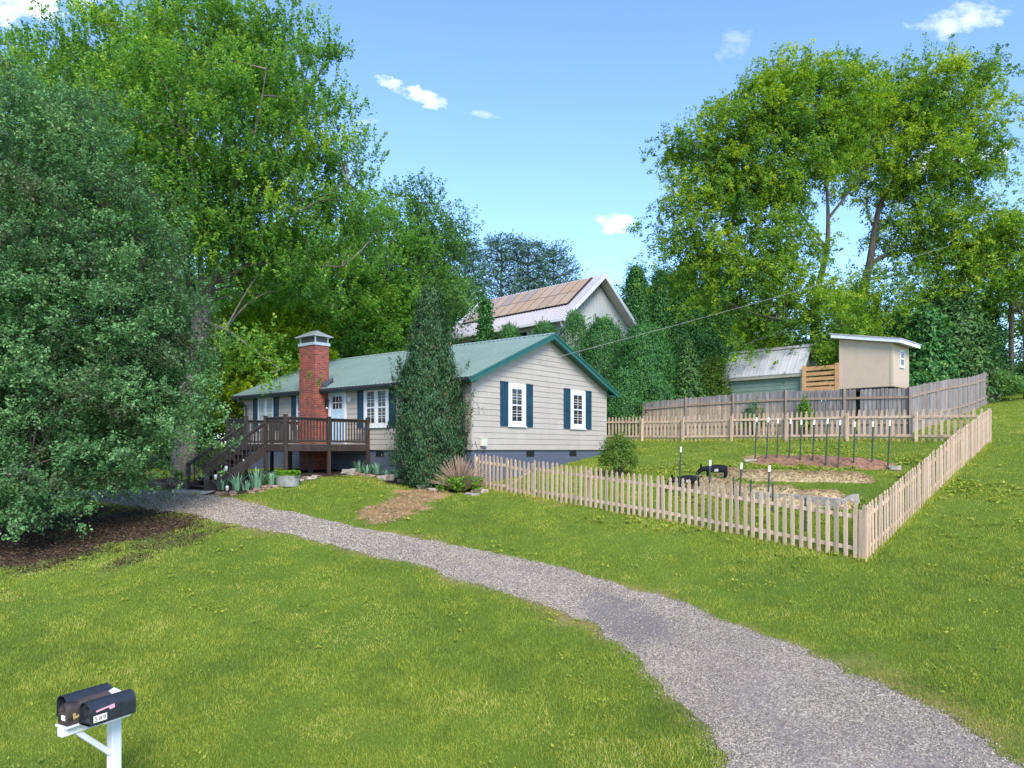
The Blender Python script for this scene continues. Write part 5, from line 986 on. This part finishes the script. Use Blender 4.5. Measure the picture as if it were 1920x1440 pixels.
# ------------------------------------------------------------------ goats
m, t, b = new_mat('black_goat_hair'); M['goat'] = m
tcn = t.nodes.new('ShaderNodeTexCoord'); vd = t.nodes.new('ShaderNodeVectorMath'); vd.operation = 'DISTANCE'; L(t, tcn.outputs['Object'], vd.inputs[0]); vd.inputs[1].default_value = (-.02, -.15, .34)
ns_ = t.nodes.new('ShaderNodeMath'); ns_.operation = 'ADD'; L(t, vd.outputs['Value'], ns_.inputs[0]); nn = noise(t, 14., 4.); m2 = t.nodes.new('ShaderNodeMath'); m2.operation = 'MULTIPLY'; m2.inputs[1].default_value = .12; L(t, nn, m2.inputs[0]); L(t, m2.outputs[0], ns_.inputs[1])
L(t, ramp(t, ns_.outputs[0], [(.125, (.5, .47, .44)), (.15, (.014, .014, .017))]), b.inputs['Base Color']); b.inputs['Roughness'].default_value = .9; b.inputs['Specular IOR Level'].default_value = .1; bump(t, b, noise(t, 60., 3.), .4, .005)
def goat(base, yaw, s, label, head_dz=0.):
    root = thing('goat', label, 'goat', base, yaw, 'black goats grazing in the garden'); root.scale = (s, s, s)
    V = [(.30, 0, .44), (.12, 0, .43), (-.10, 0, .42), (-.28, 0, .44), (-.42, 0, .42), (-.53, 0, .40 + head_dz), (-.61, 0, .32 + head_dz), (-.69, 0, .20 + head_dz),
         (.30, .09, .36), (.34, .10, .22), (.30, .10, .12), (.30, .10, .02), (.30, -.09, .36), (.34, -.10, .22), (.30, -.10, .12), (.30, -.10, .02),
         (-.28, .09, .33), (-.28, .09, .18), (-.29, .09, .02), (-.28, -.09, .33), (-.28, -.09, .18), (-.29, -.09, .02), (.385, 0, .43)]
    rad = [.15, .165, .16, .14, .085, .095, .085, .055, .085, .05, .035, .035, .085, .05, .035, .035, .075, .045, .035, .075, .045, .035, .09]
    E_ = [(0, 1), (1, 2), (2, 3), (3, 4), (4, 5), (5, 6), (6, 7), (0, 8), (8, 9), (9, 10), (10, 11), (0, 12), (12, 13), (13, 14), (14, 15), (3, 16), (16, 17), (17, 18), (3, 19), (19, 20), (20, 21), (0, 22)]
    me = bpy.data.meshes.new('body'); bm = bmesh.new(); sk = bm.verts.layers.skin.verify(); vs = [bm.verts.new(v) for v in V]; [bm.edges.new((vs[a], vs[b_])) for a, b_ in E_]
    for v, r in zip(vs, rad): v[sk].radius = (r, r)
    vs[0][sk].use_root = True; bm.to_mesh(me); bm.free(); me.materials.append(M['goat']); o = link(bpy.data.objects.new('body', me)); o.parent = root; o.modifiers.new('skin', 'SKIN').use_smooth_shade = True; sb = o.modifiers.new('sub', 'SUBSURF'); sb.levels = sb.render_levels = 2
    for sgn in (1, -1):
        e = MB(); e.add([(-.50, sgn * .04, .46 + head_dz), (-.57, sgn * .05, .44 + head_dz), (-.55, sgn * .12, .63 + head_dz), (-.56, sgn * .06, .55 + head_dz), (-.51, sgn * .09, .54 + head_dz)], [(0, 1, 3), (1, 4, 3), (3, 4, 2), (0, 3, 4), (0, 4, 1), (3, 2, 4)]); e.build('ear', M['goat'], o)
    e = MB(); e.tube([(.44, 0, .50), (.50, 0, .53), (.53, 0, .49)], [.03, .025, .008], 6); e.build('tail', M['goat'], o, smooth=True)
g1, g2 = gp(1289, 922), gp(1343, 901)
goat(g1, R(4), .88, 'black goat with a white flank patch grazing just behind the front picket fence', -.02)
goat(g2, R(-6), .88, 'black goat with upright ears grazing behind the end of the straw row', -.01)
# ------------------------------------------------------------------ trees
def gxy(x, y): return (x, y, float(H(x, y)))
# shapely dark pear tree in front, left
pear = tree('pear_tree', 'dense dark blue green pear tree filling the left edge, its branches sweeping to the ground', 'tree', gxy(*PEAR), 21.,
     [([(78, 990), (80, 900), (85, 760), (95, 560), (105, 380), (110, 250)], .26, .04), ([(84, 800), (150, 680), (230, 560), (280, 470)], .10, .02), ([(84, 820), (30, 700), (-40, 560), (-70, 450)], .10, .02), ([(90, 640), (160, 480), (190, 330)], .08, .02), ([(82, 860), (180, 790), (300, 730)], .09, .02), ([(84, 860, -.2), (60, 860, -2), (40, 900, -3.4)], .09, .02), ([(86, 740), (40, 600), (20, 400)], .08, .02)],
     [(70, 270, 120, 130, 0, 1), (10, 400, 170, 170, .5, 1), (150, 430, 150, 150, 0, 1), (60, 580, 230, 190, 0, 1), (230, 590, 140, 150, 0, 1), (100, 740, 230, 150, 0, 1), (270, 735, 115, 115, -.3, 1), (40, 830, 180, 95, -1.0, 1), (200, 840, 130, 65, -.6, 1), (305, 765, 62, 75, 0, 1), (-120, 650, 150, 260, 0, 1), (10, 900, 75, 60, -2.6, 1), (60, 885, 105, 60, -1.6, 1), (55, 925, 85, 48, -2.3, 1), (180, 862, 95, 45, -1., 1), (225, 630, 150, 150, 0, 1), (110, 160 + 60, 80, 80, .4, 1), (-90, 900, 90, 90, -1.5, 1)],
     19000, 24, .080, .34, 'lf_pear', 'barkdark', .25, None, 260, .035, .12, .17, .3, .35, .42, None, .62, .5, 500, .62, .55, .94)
# the big maple
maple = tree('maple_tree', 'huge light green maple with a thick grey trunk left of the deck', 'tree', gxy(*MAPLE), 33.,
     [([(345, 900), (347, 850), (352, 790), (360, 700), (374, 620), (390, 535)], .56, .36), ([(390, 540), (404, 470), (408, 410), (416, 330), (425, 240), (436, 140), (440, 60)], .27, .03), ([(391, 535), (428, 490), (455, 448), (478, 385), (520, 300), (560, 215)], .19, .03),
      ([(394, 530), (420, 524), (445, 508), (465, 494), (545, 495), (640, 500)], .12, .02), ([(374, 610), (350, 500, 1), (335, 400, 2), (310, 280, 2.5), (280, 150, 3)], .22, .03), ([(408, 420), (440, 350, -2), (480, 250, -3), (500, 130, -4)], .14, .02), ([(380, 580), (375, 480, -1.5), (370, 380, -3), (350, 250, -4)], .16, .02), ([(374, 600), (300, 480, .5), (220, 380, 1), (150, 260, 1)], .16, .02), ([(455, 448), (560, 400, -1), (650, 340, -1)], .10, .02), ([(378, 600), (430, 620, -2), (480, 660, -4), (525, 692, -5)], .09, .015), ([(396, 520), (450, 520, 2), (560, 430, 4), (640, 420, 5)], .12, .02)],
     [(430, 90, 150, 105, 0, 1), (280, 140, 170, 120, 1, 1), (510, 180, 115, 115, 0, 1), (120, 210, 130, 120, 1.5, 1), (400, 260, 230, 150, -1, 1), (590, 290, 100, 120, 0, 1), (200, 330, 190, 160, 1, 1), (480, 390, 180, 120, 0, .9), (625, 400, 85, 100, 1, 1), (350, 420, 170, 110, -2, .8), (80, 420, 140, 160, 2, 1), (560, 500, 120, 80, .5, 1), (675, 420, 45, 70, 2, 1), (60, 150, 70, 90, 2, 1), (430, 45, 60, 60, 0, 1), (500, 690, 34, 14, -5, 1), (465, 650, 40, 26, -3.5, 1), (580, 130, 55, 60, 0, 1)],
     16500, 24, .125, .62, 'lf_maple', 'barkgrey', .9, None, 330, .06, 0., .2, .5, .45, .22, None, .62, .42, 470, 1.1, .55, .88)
# second big crown filling behind the maple
tree('tulip_tree', 'broad leafy green tree behind the chimney, between maple and neighbour house', 'tree', gxy(-9.5, 46), 46., [([(660, 860), (662, 740), (664, 600), (668, 460)], .35, .08), ([(664, 640), (610, 540), (570, 470)], .14, .03), ([(666, 600), (720, 520), (740, 440)], .14, .03)],
     [(640, 540, 110, 100), (700, 470, 70, 100), (570, 560, 110, 110), (650, 640, 140, 80), (720, 600, 70, 90), (500, 620, 90, 80, -1)], 6000, 20, .17, .7, 'lf_maple2', 'barkgrey', .4, None, 150, .06, .1, .2, .3, .3, .35, None, .62, .4, 170, 1.4, .5, .95)
tree('young_tree', 'bright yellow green young tree directly behind the left end of the deck', 'tree', gxy(-14., 37), 37., [([(435, 880), (437, 780), (442, 690), (450, 600)], .16, .03), ([(440, 740), (480, 680), (520, 640)], .06, .02), ([(440, 740), (405, 690), (392, 640)], .06, .02)],
     [(440, 640, 55, 50), (500, 660, 55, 45), (415, 740, 55, 60), (455, 720, 55, 40), (395, 660, 40, 60), (530, 690, 40, 25)], 2200, 18, .13, .5, 'lf_yellow', 'barkdark', .2, None, 60, .03, .2, .25, .3, .3, .35, None, .62, .4, 60, .8, .35)
tree('young_tree', 'yellow green young tree rising just left of the chimney', 'tree', gxy(-10.5, 41), 41., [([(520, 880), (521, 760), (526, 660), (532, 580)], .16, .03), ([(522, 720), (560, 660), (585, 620)], .06, .02)],
     [(520, 600, 60, 50), (560, 650, 45, 50), (490, 590, 50, 45), (590, 690, 50, 30, -3.), (540, 690, 60, 40)], 1900, 18, .14, .5, 'lf_yellow', 'barkdark', .25, None, 50, .03, .2, .25, .2, .3, .35, None, .62, .4, 55, .85, .35)
tree('birch_tree', 'slender feathery deciduous tree standing between the big green crowns and the pines', 'tree', gxy(-6.4, 50), 50., [([(778, 800), (778, 640), (782, 500), (792, 380)], .24, .04), ([(778, 600), (740, 500), (725, 430)], .10, .02), ([(780, 560), (830, 470), (850, 420)], .10, .02)],
     [(790, 400, 45, 60), (800, 470, 62, 60), (755, 470, 35, 50), (830, 440, 38, 40), (780, 560, 85, 70), (730, 570, 50, 70, 1), (812, 560, 38, 60), (770, 640, 70, 60)], 3600, 18, .17, .8, 'lf_mid', 'barkgrey', .5, None, 120, .05, .1, .25, .25, .3, .35, None, .62, .4, 110, 1.3, .45)
# large trees on the right
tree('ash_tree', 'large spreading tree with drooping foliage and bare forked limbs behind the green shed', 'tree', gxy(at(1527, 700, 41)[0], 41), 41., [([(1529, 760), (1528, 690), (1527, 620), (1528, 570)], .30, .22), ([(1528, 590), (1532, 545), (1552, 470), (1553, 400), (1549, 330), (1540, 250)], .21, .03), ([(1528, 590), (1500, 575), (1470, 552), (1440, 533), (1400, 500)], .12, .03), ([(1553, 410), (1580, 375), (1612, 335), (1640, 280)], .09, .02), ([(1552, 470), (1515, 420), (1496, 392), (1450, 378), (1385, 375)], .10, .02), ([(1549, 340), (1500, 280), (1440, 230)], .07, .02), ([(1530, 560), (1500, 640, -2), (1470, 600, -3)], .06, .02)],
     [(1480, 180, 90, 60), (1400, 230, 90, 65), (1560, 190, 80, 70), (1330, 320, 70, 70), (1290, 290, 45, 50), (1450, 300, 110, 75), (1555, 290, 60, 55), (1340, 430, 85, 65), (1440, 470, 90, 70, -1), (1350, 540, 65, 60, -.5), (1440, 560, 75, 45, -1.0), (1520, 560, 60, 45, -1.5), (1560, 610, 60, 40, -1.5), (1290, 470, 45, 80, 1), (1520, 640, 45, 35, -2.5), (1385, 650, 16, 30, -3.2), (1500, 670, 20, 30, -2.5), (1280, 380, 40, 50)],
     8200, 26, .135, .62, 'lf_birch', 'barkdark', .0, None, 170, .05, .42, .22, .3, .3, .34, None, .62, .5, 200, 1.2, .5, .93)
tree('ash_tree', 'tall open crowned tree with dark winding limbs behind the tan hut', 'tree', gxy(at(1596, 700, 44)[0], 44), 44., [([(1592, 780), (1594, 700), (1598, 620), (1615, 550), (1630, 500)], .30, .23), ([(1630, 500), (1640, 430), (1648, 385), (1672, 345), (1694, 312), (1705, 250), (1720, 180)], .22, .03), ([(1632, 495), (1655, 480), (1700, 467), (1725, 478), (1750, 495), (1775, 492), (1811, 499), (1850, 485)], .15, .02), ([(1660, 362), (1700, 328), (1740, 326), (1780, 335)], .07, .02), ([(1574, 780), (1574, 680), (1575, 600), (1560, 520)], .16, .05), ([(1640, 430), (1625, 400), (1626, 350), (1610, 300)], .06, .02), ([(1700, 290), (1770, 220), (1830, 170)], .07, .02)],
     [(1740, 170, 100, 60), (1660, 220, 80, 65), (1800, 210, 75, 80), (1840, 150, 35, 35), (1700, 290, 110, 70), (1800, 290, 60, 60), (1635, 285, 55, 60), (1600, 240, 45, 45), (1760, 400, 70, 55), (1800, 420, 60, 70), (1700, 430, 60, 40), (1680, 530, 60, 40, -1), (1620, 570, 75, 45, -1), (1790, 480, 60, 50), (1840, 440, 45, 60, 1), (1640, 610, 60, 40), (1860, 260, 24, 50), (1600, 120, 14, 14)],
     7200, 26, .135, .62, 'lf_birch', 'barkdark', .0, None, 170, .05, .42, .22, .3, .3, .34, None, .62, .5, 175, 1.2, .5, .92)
tree('roadside_tree', 'yellowish green tree behind the utility pole at the right edge', 'tree', gxy(30.8, 43), 43., [([(1925, 780), (1924, 660), (1920, 560), (1918, 470)], .2, .04), ([(1922, 600), (1880, 520), (1860, 470)], .08, .02)], [(1890, 440, 50, 40), (1930, 480, 60, 70), (1870, 520, 50, 55), (1935, 590, 50, 60, 7), (1960, 420, 50, 60), (1940, 680, 45, 50, 8), (1850, 560, 30, 50, 4)], 2200, 18, .17, .8, 'lf_birch', 'barkgrey', .3, None, 70, .04, .25, .22, .3, .3, .35, None, .62, .4, 70, 1.3, .45)
# conifers and clipped evergreens
for i, (px, y, py, rpx, lab) in enumerate([(1192, 60, 508, 34, 'tall pointed evergreen immediately right of the neighbour house gable'), (1240, 61, 516, 36, 'tall pointed evergreen second to the right of the neighbour house'), (1285, 61, 500, 40, 'tall pointed evergreen half hidden by drooping foliage above the spruce'), (1335, 62, 520, 44, 'tall evergreen standing behind the green shed roof')]):
    c = at(px, py, y); z0_ = float(H(c[0], y)); conifer('tall_evergreen', lab, 'tree', (c[0], y, z0_), c[2] - z0_, rpx / F * y * 1.5, 'lf_con', 26000, .2, 'spire', .6, .38, 'tall evergreens beyond the fence', True, 'barkdark', .30, rag=.6, spikes=120, spl=.8)
for i, (px, y, py, rpx, n_, lab) in enumerate([(1078, 43, 588, 36, 9000, 'clipped evergreen partly hidden behind the house roof ridge'), (1132, 41, 601, 50, 17000, 'big round clipped evergreen beside the neighbour house gable'), (1208, 38.6, 613, 58, 26000, 'big dark rounded evergreen leaning over the board fence'), (1168, 37.4, 700, 42, 9000, 'low dark evergreen spilling over the fence next to the house'), (955, 44, 612, 34, 8000, 'low clipped evergreen seen above the green roof, left one'), (1020, 44, 608, 42, 8000, 'low clipped evergreen seen above the green roof, right one')]):
    c = at(px, py, y); z0_ = float(H(c[0], y)); conifer('evergreen_shrub', lab, 'shrub', (c[0], y, z0_), c[2] - z0_, rpx / F * y, 'lf_con', int(n_ * 2.4), .095, 'round', .45, .42, 'rounded evergreens along the fence', False, 'barkdark', .10, rag=.16, spikes=170, spl=.42)
c = at(1288, 640, 39.5); z0_ = float(H(c[0], 39.5)); conifer('spruce_tree', 'small layered spruce with drooping tips behind the board fence', 'tree', (c[0], 39.5, z0_), c[2] - z0_, 1.35, 'lf_spruce', 16000, .16, 'cone', .05, .4, None, True, 'barkdark', .08, .02, 13)
c = at(910, 565, 43.5); z0_ = float(H(c[0], 43.5)); conifer('pointed_evergreen', 'thin light green evergreen in front of the solar panels', 'tree', (c[0], 43.5, z0_), c[2] - z0_, .85, 'lf_con', 9000, .2, 'cone', .5, .4)
jb = gp(806, 912); jt = (Y0 - 556) / F * jb[1]
conifer('juniper', 'tall dark columnar juniper with brownish patches in front of the house wall', 'tree', jb, jt - jb[2], 1.20, 'lf_jun', 56000, .10, 'juniper', 1.2, .28, None, True, 'barkdark', .08, rag=.5, spikes=230, spl=.55)
for i, (px, y, py, rpx, lab) in enumerate([(1740, 40, 588, 42, 'dark hemlock leaning over the fence right of the tan hut'), (1790, 43, 560, 44, 'tall dark hemlock second to the right of the tan hut'), (1842, 47, 575, 44, 'dark hemlock close to the utility pole, beyond the fence'), (1765, 48, 540, 48, 'dark hemlock standing farthest back between hut and pole'), (1700, 42, 600, 40, 'dark hemlock directly behind the tan hut')]):
    c = at(px, py, y); z0_ = float(H(c[0], y)); conifer('hemlock_tree', lab, 'tree', (c[0], y, z0_), c[2] - z0_, rpx / F * y * 1.25, 'lf_spruce' if i % 2 else 'lf_con', 17000, .22, 'spire' if i % 2 == 0 else 'column', .1, .45, 'dark hemlocks along the right fence', True, 'barkdark', .24, .02, 12, rag=.5, spikes=120, spl=.8)
leafy_bush('broad green bush at the far end of the right board fence', gxy(*gp(1862, 752)[:2]), 3.4, 1.8, 'lf_mid', 9000, .11); leafy_bush('small green shrub growing against the right board fence', gxy(*(gp(1781, 775)[:2] - np.array((.2, .2)))), 1.2, 1.7, 'lf_con', 3600, .09); leafy_bush('leafy shrub by the foot of the utility pole', gxy(33.3, 46.5), 3., 2.2, 'lf_mid', 7000, .12)
q = cw + dirb * 3.9 + np.array((-.25, -.25)); leafy_bush('leafy sapling growing through the gap in the board fence', gxy(*q), .7, 1.5, 'lf_bush', 1500, .08); q = cw + dirb * 6.2 + np.array((-.25, -.25)); leafy_bush('thin vine climbing the weathered board fence under the porch', gxy(*q), 1.0, 1.55, 'lf_con', 900, .09, 'vine', None, 'climbing_vine')
leafy_bush('yellow green clipped hedge bush behind the deck steps', gxy(*hw(10.6, -3.2)[:2]), 1.9, 1.45, 'lf_olive', 9000, .07); leafy_bush('golden leaved bush behind the green shed', gxy(at(1445, 640, 46)[0], 46), 4.4, 5.2, 'lf_yellow', 9000, .17); leafy_bush('bright green bush left of the green shed', gxy(at(1338, 700, 41)[0], 41), 2.6, 3.8, 'lf_olive', 9000, .12)
# far pines, each its own tree
def pine(px, Y, py, rpx, label, bottom=.25):
    c = at(px, py, Y); b_ = (c[0], Y, float(H(c[0], Y))); h = c[2] - b_[2]; root = thing('pine_tree', label, 'tree', b_, 0, 'dark pines on the skyline'); r = rpx / F * Y * 1.2; k = 470
    zf = bottom + (1 - bottom) * rng.uniform(0, 1, k); lev = np.floor(zf * 22) / 22 + rng.uniform(0, .012, k); th = np.floor(rng.uniform(0, 6.283, k) * 1.9) / 1.9 + rng.normal(0, .14, k) + lev * 9; R_ = r * (1 - (np.clip((lev - bottom) / (1 - bottom), 0, 1)) ** 2.2 * .72) * (.62 + .45 * vnoise(th * 2, lev * 30, 1., int(px) % 53)); q = rng.uniform(.35, 1, k)
    P = np.stack([np.cos(th) * R_ * q, np.sin(th) * R_ * q, lev * h + R_ * q * .42], 1); C = P[:, None] + rng.normal(size=(k, 16, 3)) * np.array((.36, .36, .16)) * (r / 4); ax = np.stack([np.cos(th), np.sin(th), 0 * th + .8], 1)[:, None] + rng.normal(size=C.shape) * .4
    Vl, Ql = leaf_quads(C.reshape(-1, 3), rng.normal(size=(k * 16, 3)) * .6 + np.array((0, -.3, .8)), .6 * rng.uniform(.6, 1.3, k * 16), .2, ax.reshape(-1, 3)); mesh_np('crown', Vl, Ql, M['lf_pine'], root, attrs={'rnd': np.repeat(np.clip(.45 + rng.normal(0, .2, k * 16), 0, 1), 4)})
    paths = [(np.array([(0, 0, -.5), (0, 0, h * .5), (0, 0, h * .97)]), .35, .06, 8)] + [(np.array([(0, 0, P[i, 2] - q[i] * R_[i] * .42), P[i] * np.array((.6, .6, 1)) - (0, 0, q[i] * R_[i] * .15), P[i]]), .07, .02, 4) for i in rng.permutation(k)[:90]]; V, Qt = limbs_np(paths); mesh_np('trunk', V, Qt, M['barkdark'], root)
for px, Y, py, rpx, lab in ((872, 78, 450, 60, 'dark pine standing leftmost of the skyline pines, nearest the feathery tree'), (940, 84, 446, 82, 'tallest dark pine on the skyline above the solar panels'), (990, 86, 452, 80, 'dark pine second from the right behind the solar panels'), (1038, 88, 466, 84, 'rightmost dark pine on the skyline, leaning over the neighbour roof')): pine(px, Y, py, rpx, lab)
tree('woodland_tree', 'dense mid green tree filling the gap between the feathery tree and the solar roof', 'tree', gxy(-6.2, 74), 74., [([(850, 800), (850, 640), (852, 540)], .22, .05)], [(840, 550, 45, 45), (820, 600, 50, 50), (770, 580, 60, 60)], 2200, 18, .2, .9, 'lf_mid', 'barkgrey', .4, None, 50, .05, .1, .22, .3, .3, .35, None, .62, .4, 60, 1.5, .5)
tree('woodland_tree', 'broad dark green tree behind the pointed evergreens right of the neighbour house', 'tree', gxy(at(1235, 600, 66)[0], 66), 66., [([(1235, 760), (1236, 640), (1238, 560)], .25, .05)], [(1230, 575, 55, 50), (1275, 560, 50, 55), (1190, 600, 40, 40), (1320, 580, 50, 60), (1250, 620, 80, 50)], 2600, 18, .22, .9, 'lf_mid', 'barkgrey', .4, None, 50, .05, .1, .22, .3, .3, .35, None, .62, .4, 70, 1.6, .5)
# deeper woods behind, copies of the tulip tree and the feathery tree
proto = bpy.data.objects['tulip_tree']; pb0 = np.array(proto.location)
for i, (x, y, s, lab) in enumerate([(-24, 50, 1.05, 'tall leafy green tree deep behind the maple trunk'), (-34, 46, 1.1, 'tall leafy green tree behind the dark pear tree'), (-18, 56, 1.15, 'tall leafy green tree in the woods left of the chimney'), (-13, 62, 1.0, 'leafy green tree farthest back behind the chimney'), (-27, 62, 1.15, 'leafy green tree farthest back on the left of the woods'), (20, 68, .75, 'leafy tree far behind the tall pointed evergreens'), (31, 66, .7, 'leafy tree far behind the tan hut')]):
    r_ = dup(proto, (x, y, float(H(x, y)) - .4), rng.uniform(0, 6.28), lab, (s, s, s * .92)); r_['group'] = 'woodland trees behind the house'
for i, (px, y, w, h, lab) in enumerate([(372, 42, 7, 4.6, 'dark green undergrowth bush behind the maple trunk'), (470, 45, 7, 5., 'green undergrowth bush behind the deck'), (560, 48, 7, 4.5, 'green undergrowth bush left of the chimney'), (690, 50, 8, 5., 'green undergrowth bush behind the roof ridge'), (250, 44, 9, 5., 'green undergrowth bush seen under the pear branches'), (60, 44, 10, 6., 'green undergrowth bush at the far left')]):
    x = at(px, 800, y)[0]; leafy_bush(lab, gxy(x, y), w, h, 'lf_mid' if i % 2 else 'lf_maple2', 8000, .24, 'bush', 'undergrowth bushes behind the house', 'undergrowth_bush')
# fallen leaves under the pear
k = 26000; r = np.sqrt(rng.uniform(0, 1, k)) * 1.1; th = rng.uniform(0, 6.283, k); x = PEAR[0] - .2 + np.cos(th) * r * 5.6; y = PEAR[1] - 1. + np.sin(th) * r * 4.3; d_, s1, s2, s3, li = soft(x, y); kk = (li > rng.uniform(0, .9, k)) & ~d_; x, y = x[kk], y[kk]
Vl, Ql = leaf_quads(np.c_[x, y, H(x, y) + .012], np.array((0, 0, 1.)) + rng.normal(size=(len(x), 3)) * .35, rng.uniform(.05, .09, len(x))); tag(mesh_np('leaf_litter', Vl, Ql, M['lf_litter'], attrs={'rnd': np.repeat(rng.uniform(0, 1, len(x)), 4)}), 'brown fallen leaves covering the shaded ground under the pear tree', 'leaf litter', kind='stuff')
leafy_bush('dense dark bush behind the slatted porch rail and hut', gxy(at(1545, 700, 42)[0], 42), 6., 4.6, 'lf_con', 12000, .2, 'bush', 'undergrowth bushes behind the house', 'undergrowth_bush')
leafy_bush('dense dark bush filling the space behind the hut stilts', gxy(at(1650, 740, 40)[0], 40), 5., 2.6, 'lf_con', 9000, .18, 'bush', 'undergrowth bushes behind the house', 'undergrowth_bush')
# loose straw on the bare strip
P_ = np.array(POLY['straw']); k = 16000; x = rng.uniform(P_[:, 0].min(), P_[:, 0].max(), k); y = rng.uniform(P_[:, 1].min(), P_[:, 1].max(), k); kk = inpoly(x + rng.normal(0, .12, k), y + rng.normal(0, .12, k), P_) & (vnoise(x, y, .5, 91) > rng.uniform(.1, .75, k)); x, y = x[kk], y[kk]
Vl, Ql = leaf_quads(np.c_[x, y, H(x, y) + .015], np.array((0, 0, 1.)) + rng.normal(size=(len(x), 3)) * .3, rng.uniform(.06, .2, len(x)), .1); tag(mesh_np('loose_straw', Vl, Ql, M['lf_straw'], attrs={'rnd': np.repeat(rng.uniform(0, 1, len(x)), 4)}), 'loose straw scattered over the bare strip between juniper and driveway', 'straw', kind='stuff')
# broad leaved weeds that clump in the lawn and on the flanks of the garden rows
k = 1000; y = 6.5 * (34 / 6.5) ** rng.uniform(0, 1, k); x = rng.uniform(-.9, .9, k) * y * .85; y2 = rng.uniform(18, 27, 1500); x2 = rng.uniform(3, 13, 1500); x, y = np.r_[x, x2], np.r_[y, y2]; d_, s1, s2, s3, li = soft(x, y); kk = ~(d_ | s1 | s2 | inpoly(x, y, POLY['house'])) & (li < .3) & (vnoise(x, y, 1.4, 92) > .45); x, y = x[kk], y[kk]; q = 9
C = np.repeat(np.c_[x, y, H(x, y) + .025], q, 0); C[:, :2] += rng.normal(0, .06, (len(C), 2)); C[:, 2] += rng.uniform(0, .05, len(C)); rnd = np.clip(np.repeat(rng.uniform(.2, .8, len(x)), q) + rng.normal(0, .12, len(C)), 0, 1)
Vl, Ql = leaf_quads(C, np.array((0, -.2, 1.)) + rng.normal(size=C.shape) * .4, rng.uniform(.035, .075, len(C)) * np.clip(C[:, 1] / 13, .8, 1.6), .6); tag(mesh_np('lawn_weeds', Vl, Ql, M['lf_grass'], attrs={'rnd': np.repeat(rnd * .7, 4)}), 'low broad leaved weeds and clover scattered through the lawn', 'weeds', kind='stuff')

# longer grass the mower missed along the fences
_pp = []
for a_, b_ in ((FA, FB), (FB, FC_), (FC_, FD)):
    a_, b_ = np.array(a_), np.array(b_); n = int(np.hypot(*(b_ - a_)) * 420); f_ = rng.uniform(0, 1, n)[:, None]; _pp.append(a_ * (1 - f_) + b_ * f_ + rng.normal(0, .07, (n, 2)))
for px, py in ((214, 1500),): n = 500; _pp.append(mp_[None, :2] + rng.normal(0, .12, (n, 2)))
_pp = np.vstack(_pp); kk = vnoise(_pp[:, 0], _pp[:, 1], .5, 95) > rng.uniform(0, .8, len(_pp)); _pp = _pp[kk]; _rn = np.clip(.3 + .4 * vnoise(_pp[:, 0], _pp[:, 1], .6, 96) + rng.normal(0, .12, len(_pp)), 0, 1)
tag(blades(np.c_[_pp, H(_pp[:, 0], _pp[:, 1]) - .01], rng.uniform(.07, .19, len(_pp)), rng.uniform(.010, .018, len(_pp)) * np.clip(_pp[:, 1] / 14, .8, 1.8), .6, _rn, 'long_grass', M['lf_grass']), 'longer uncut grass along the foot of the picket fences', 'grass', kind='stuff')
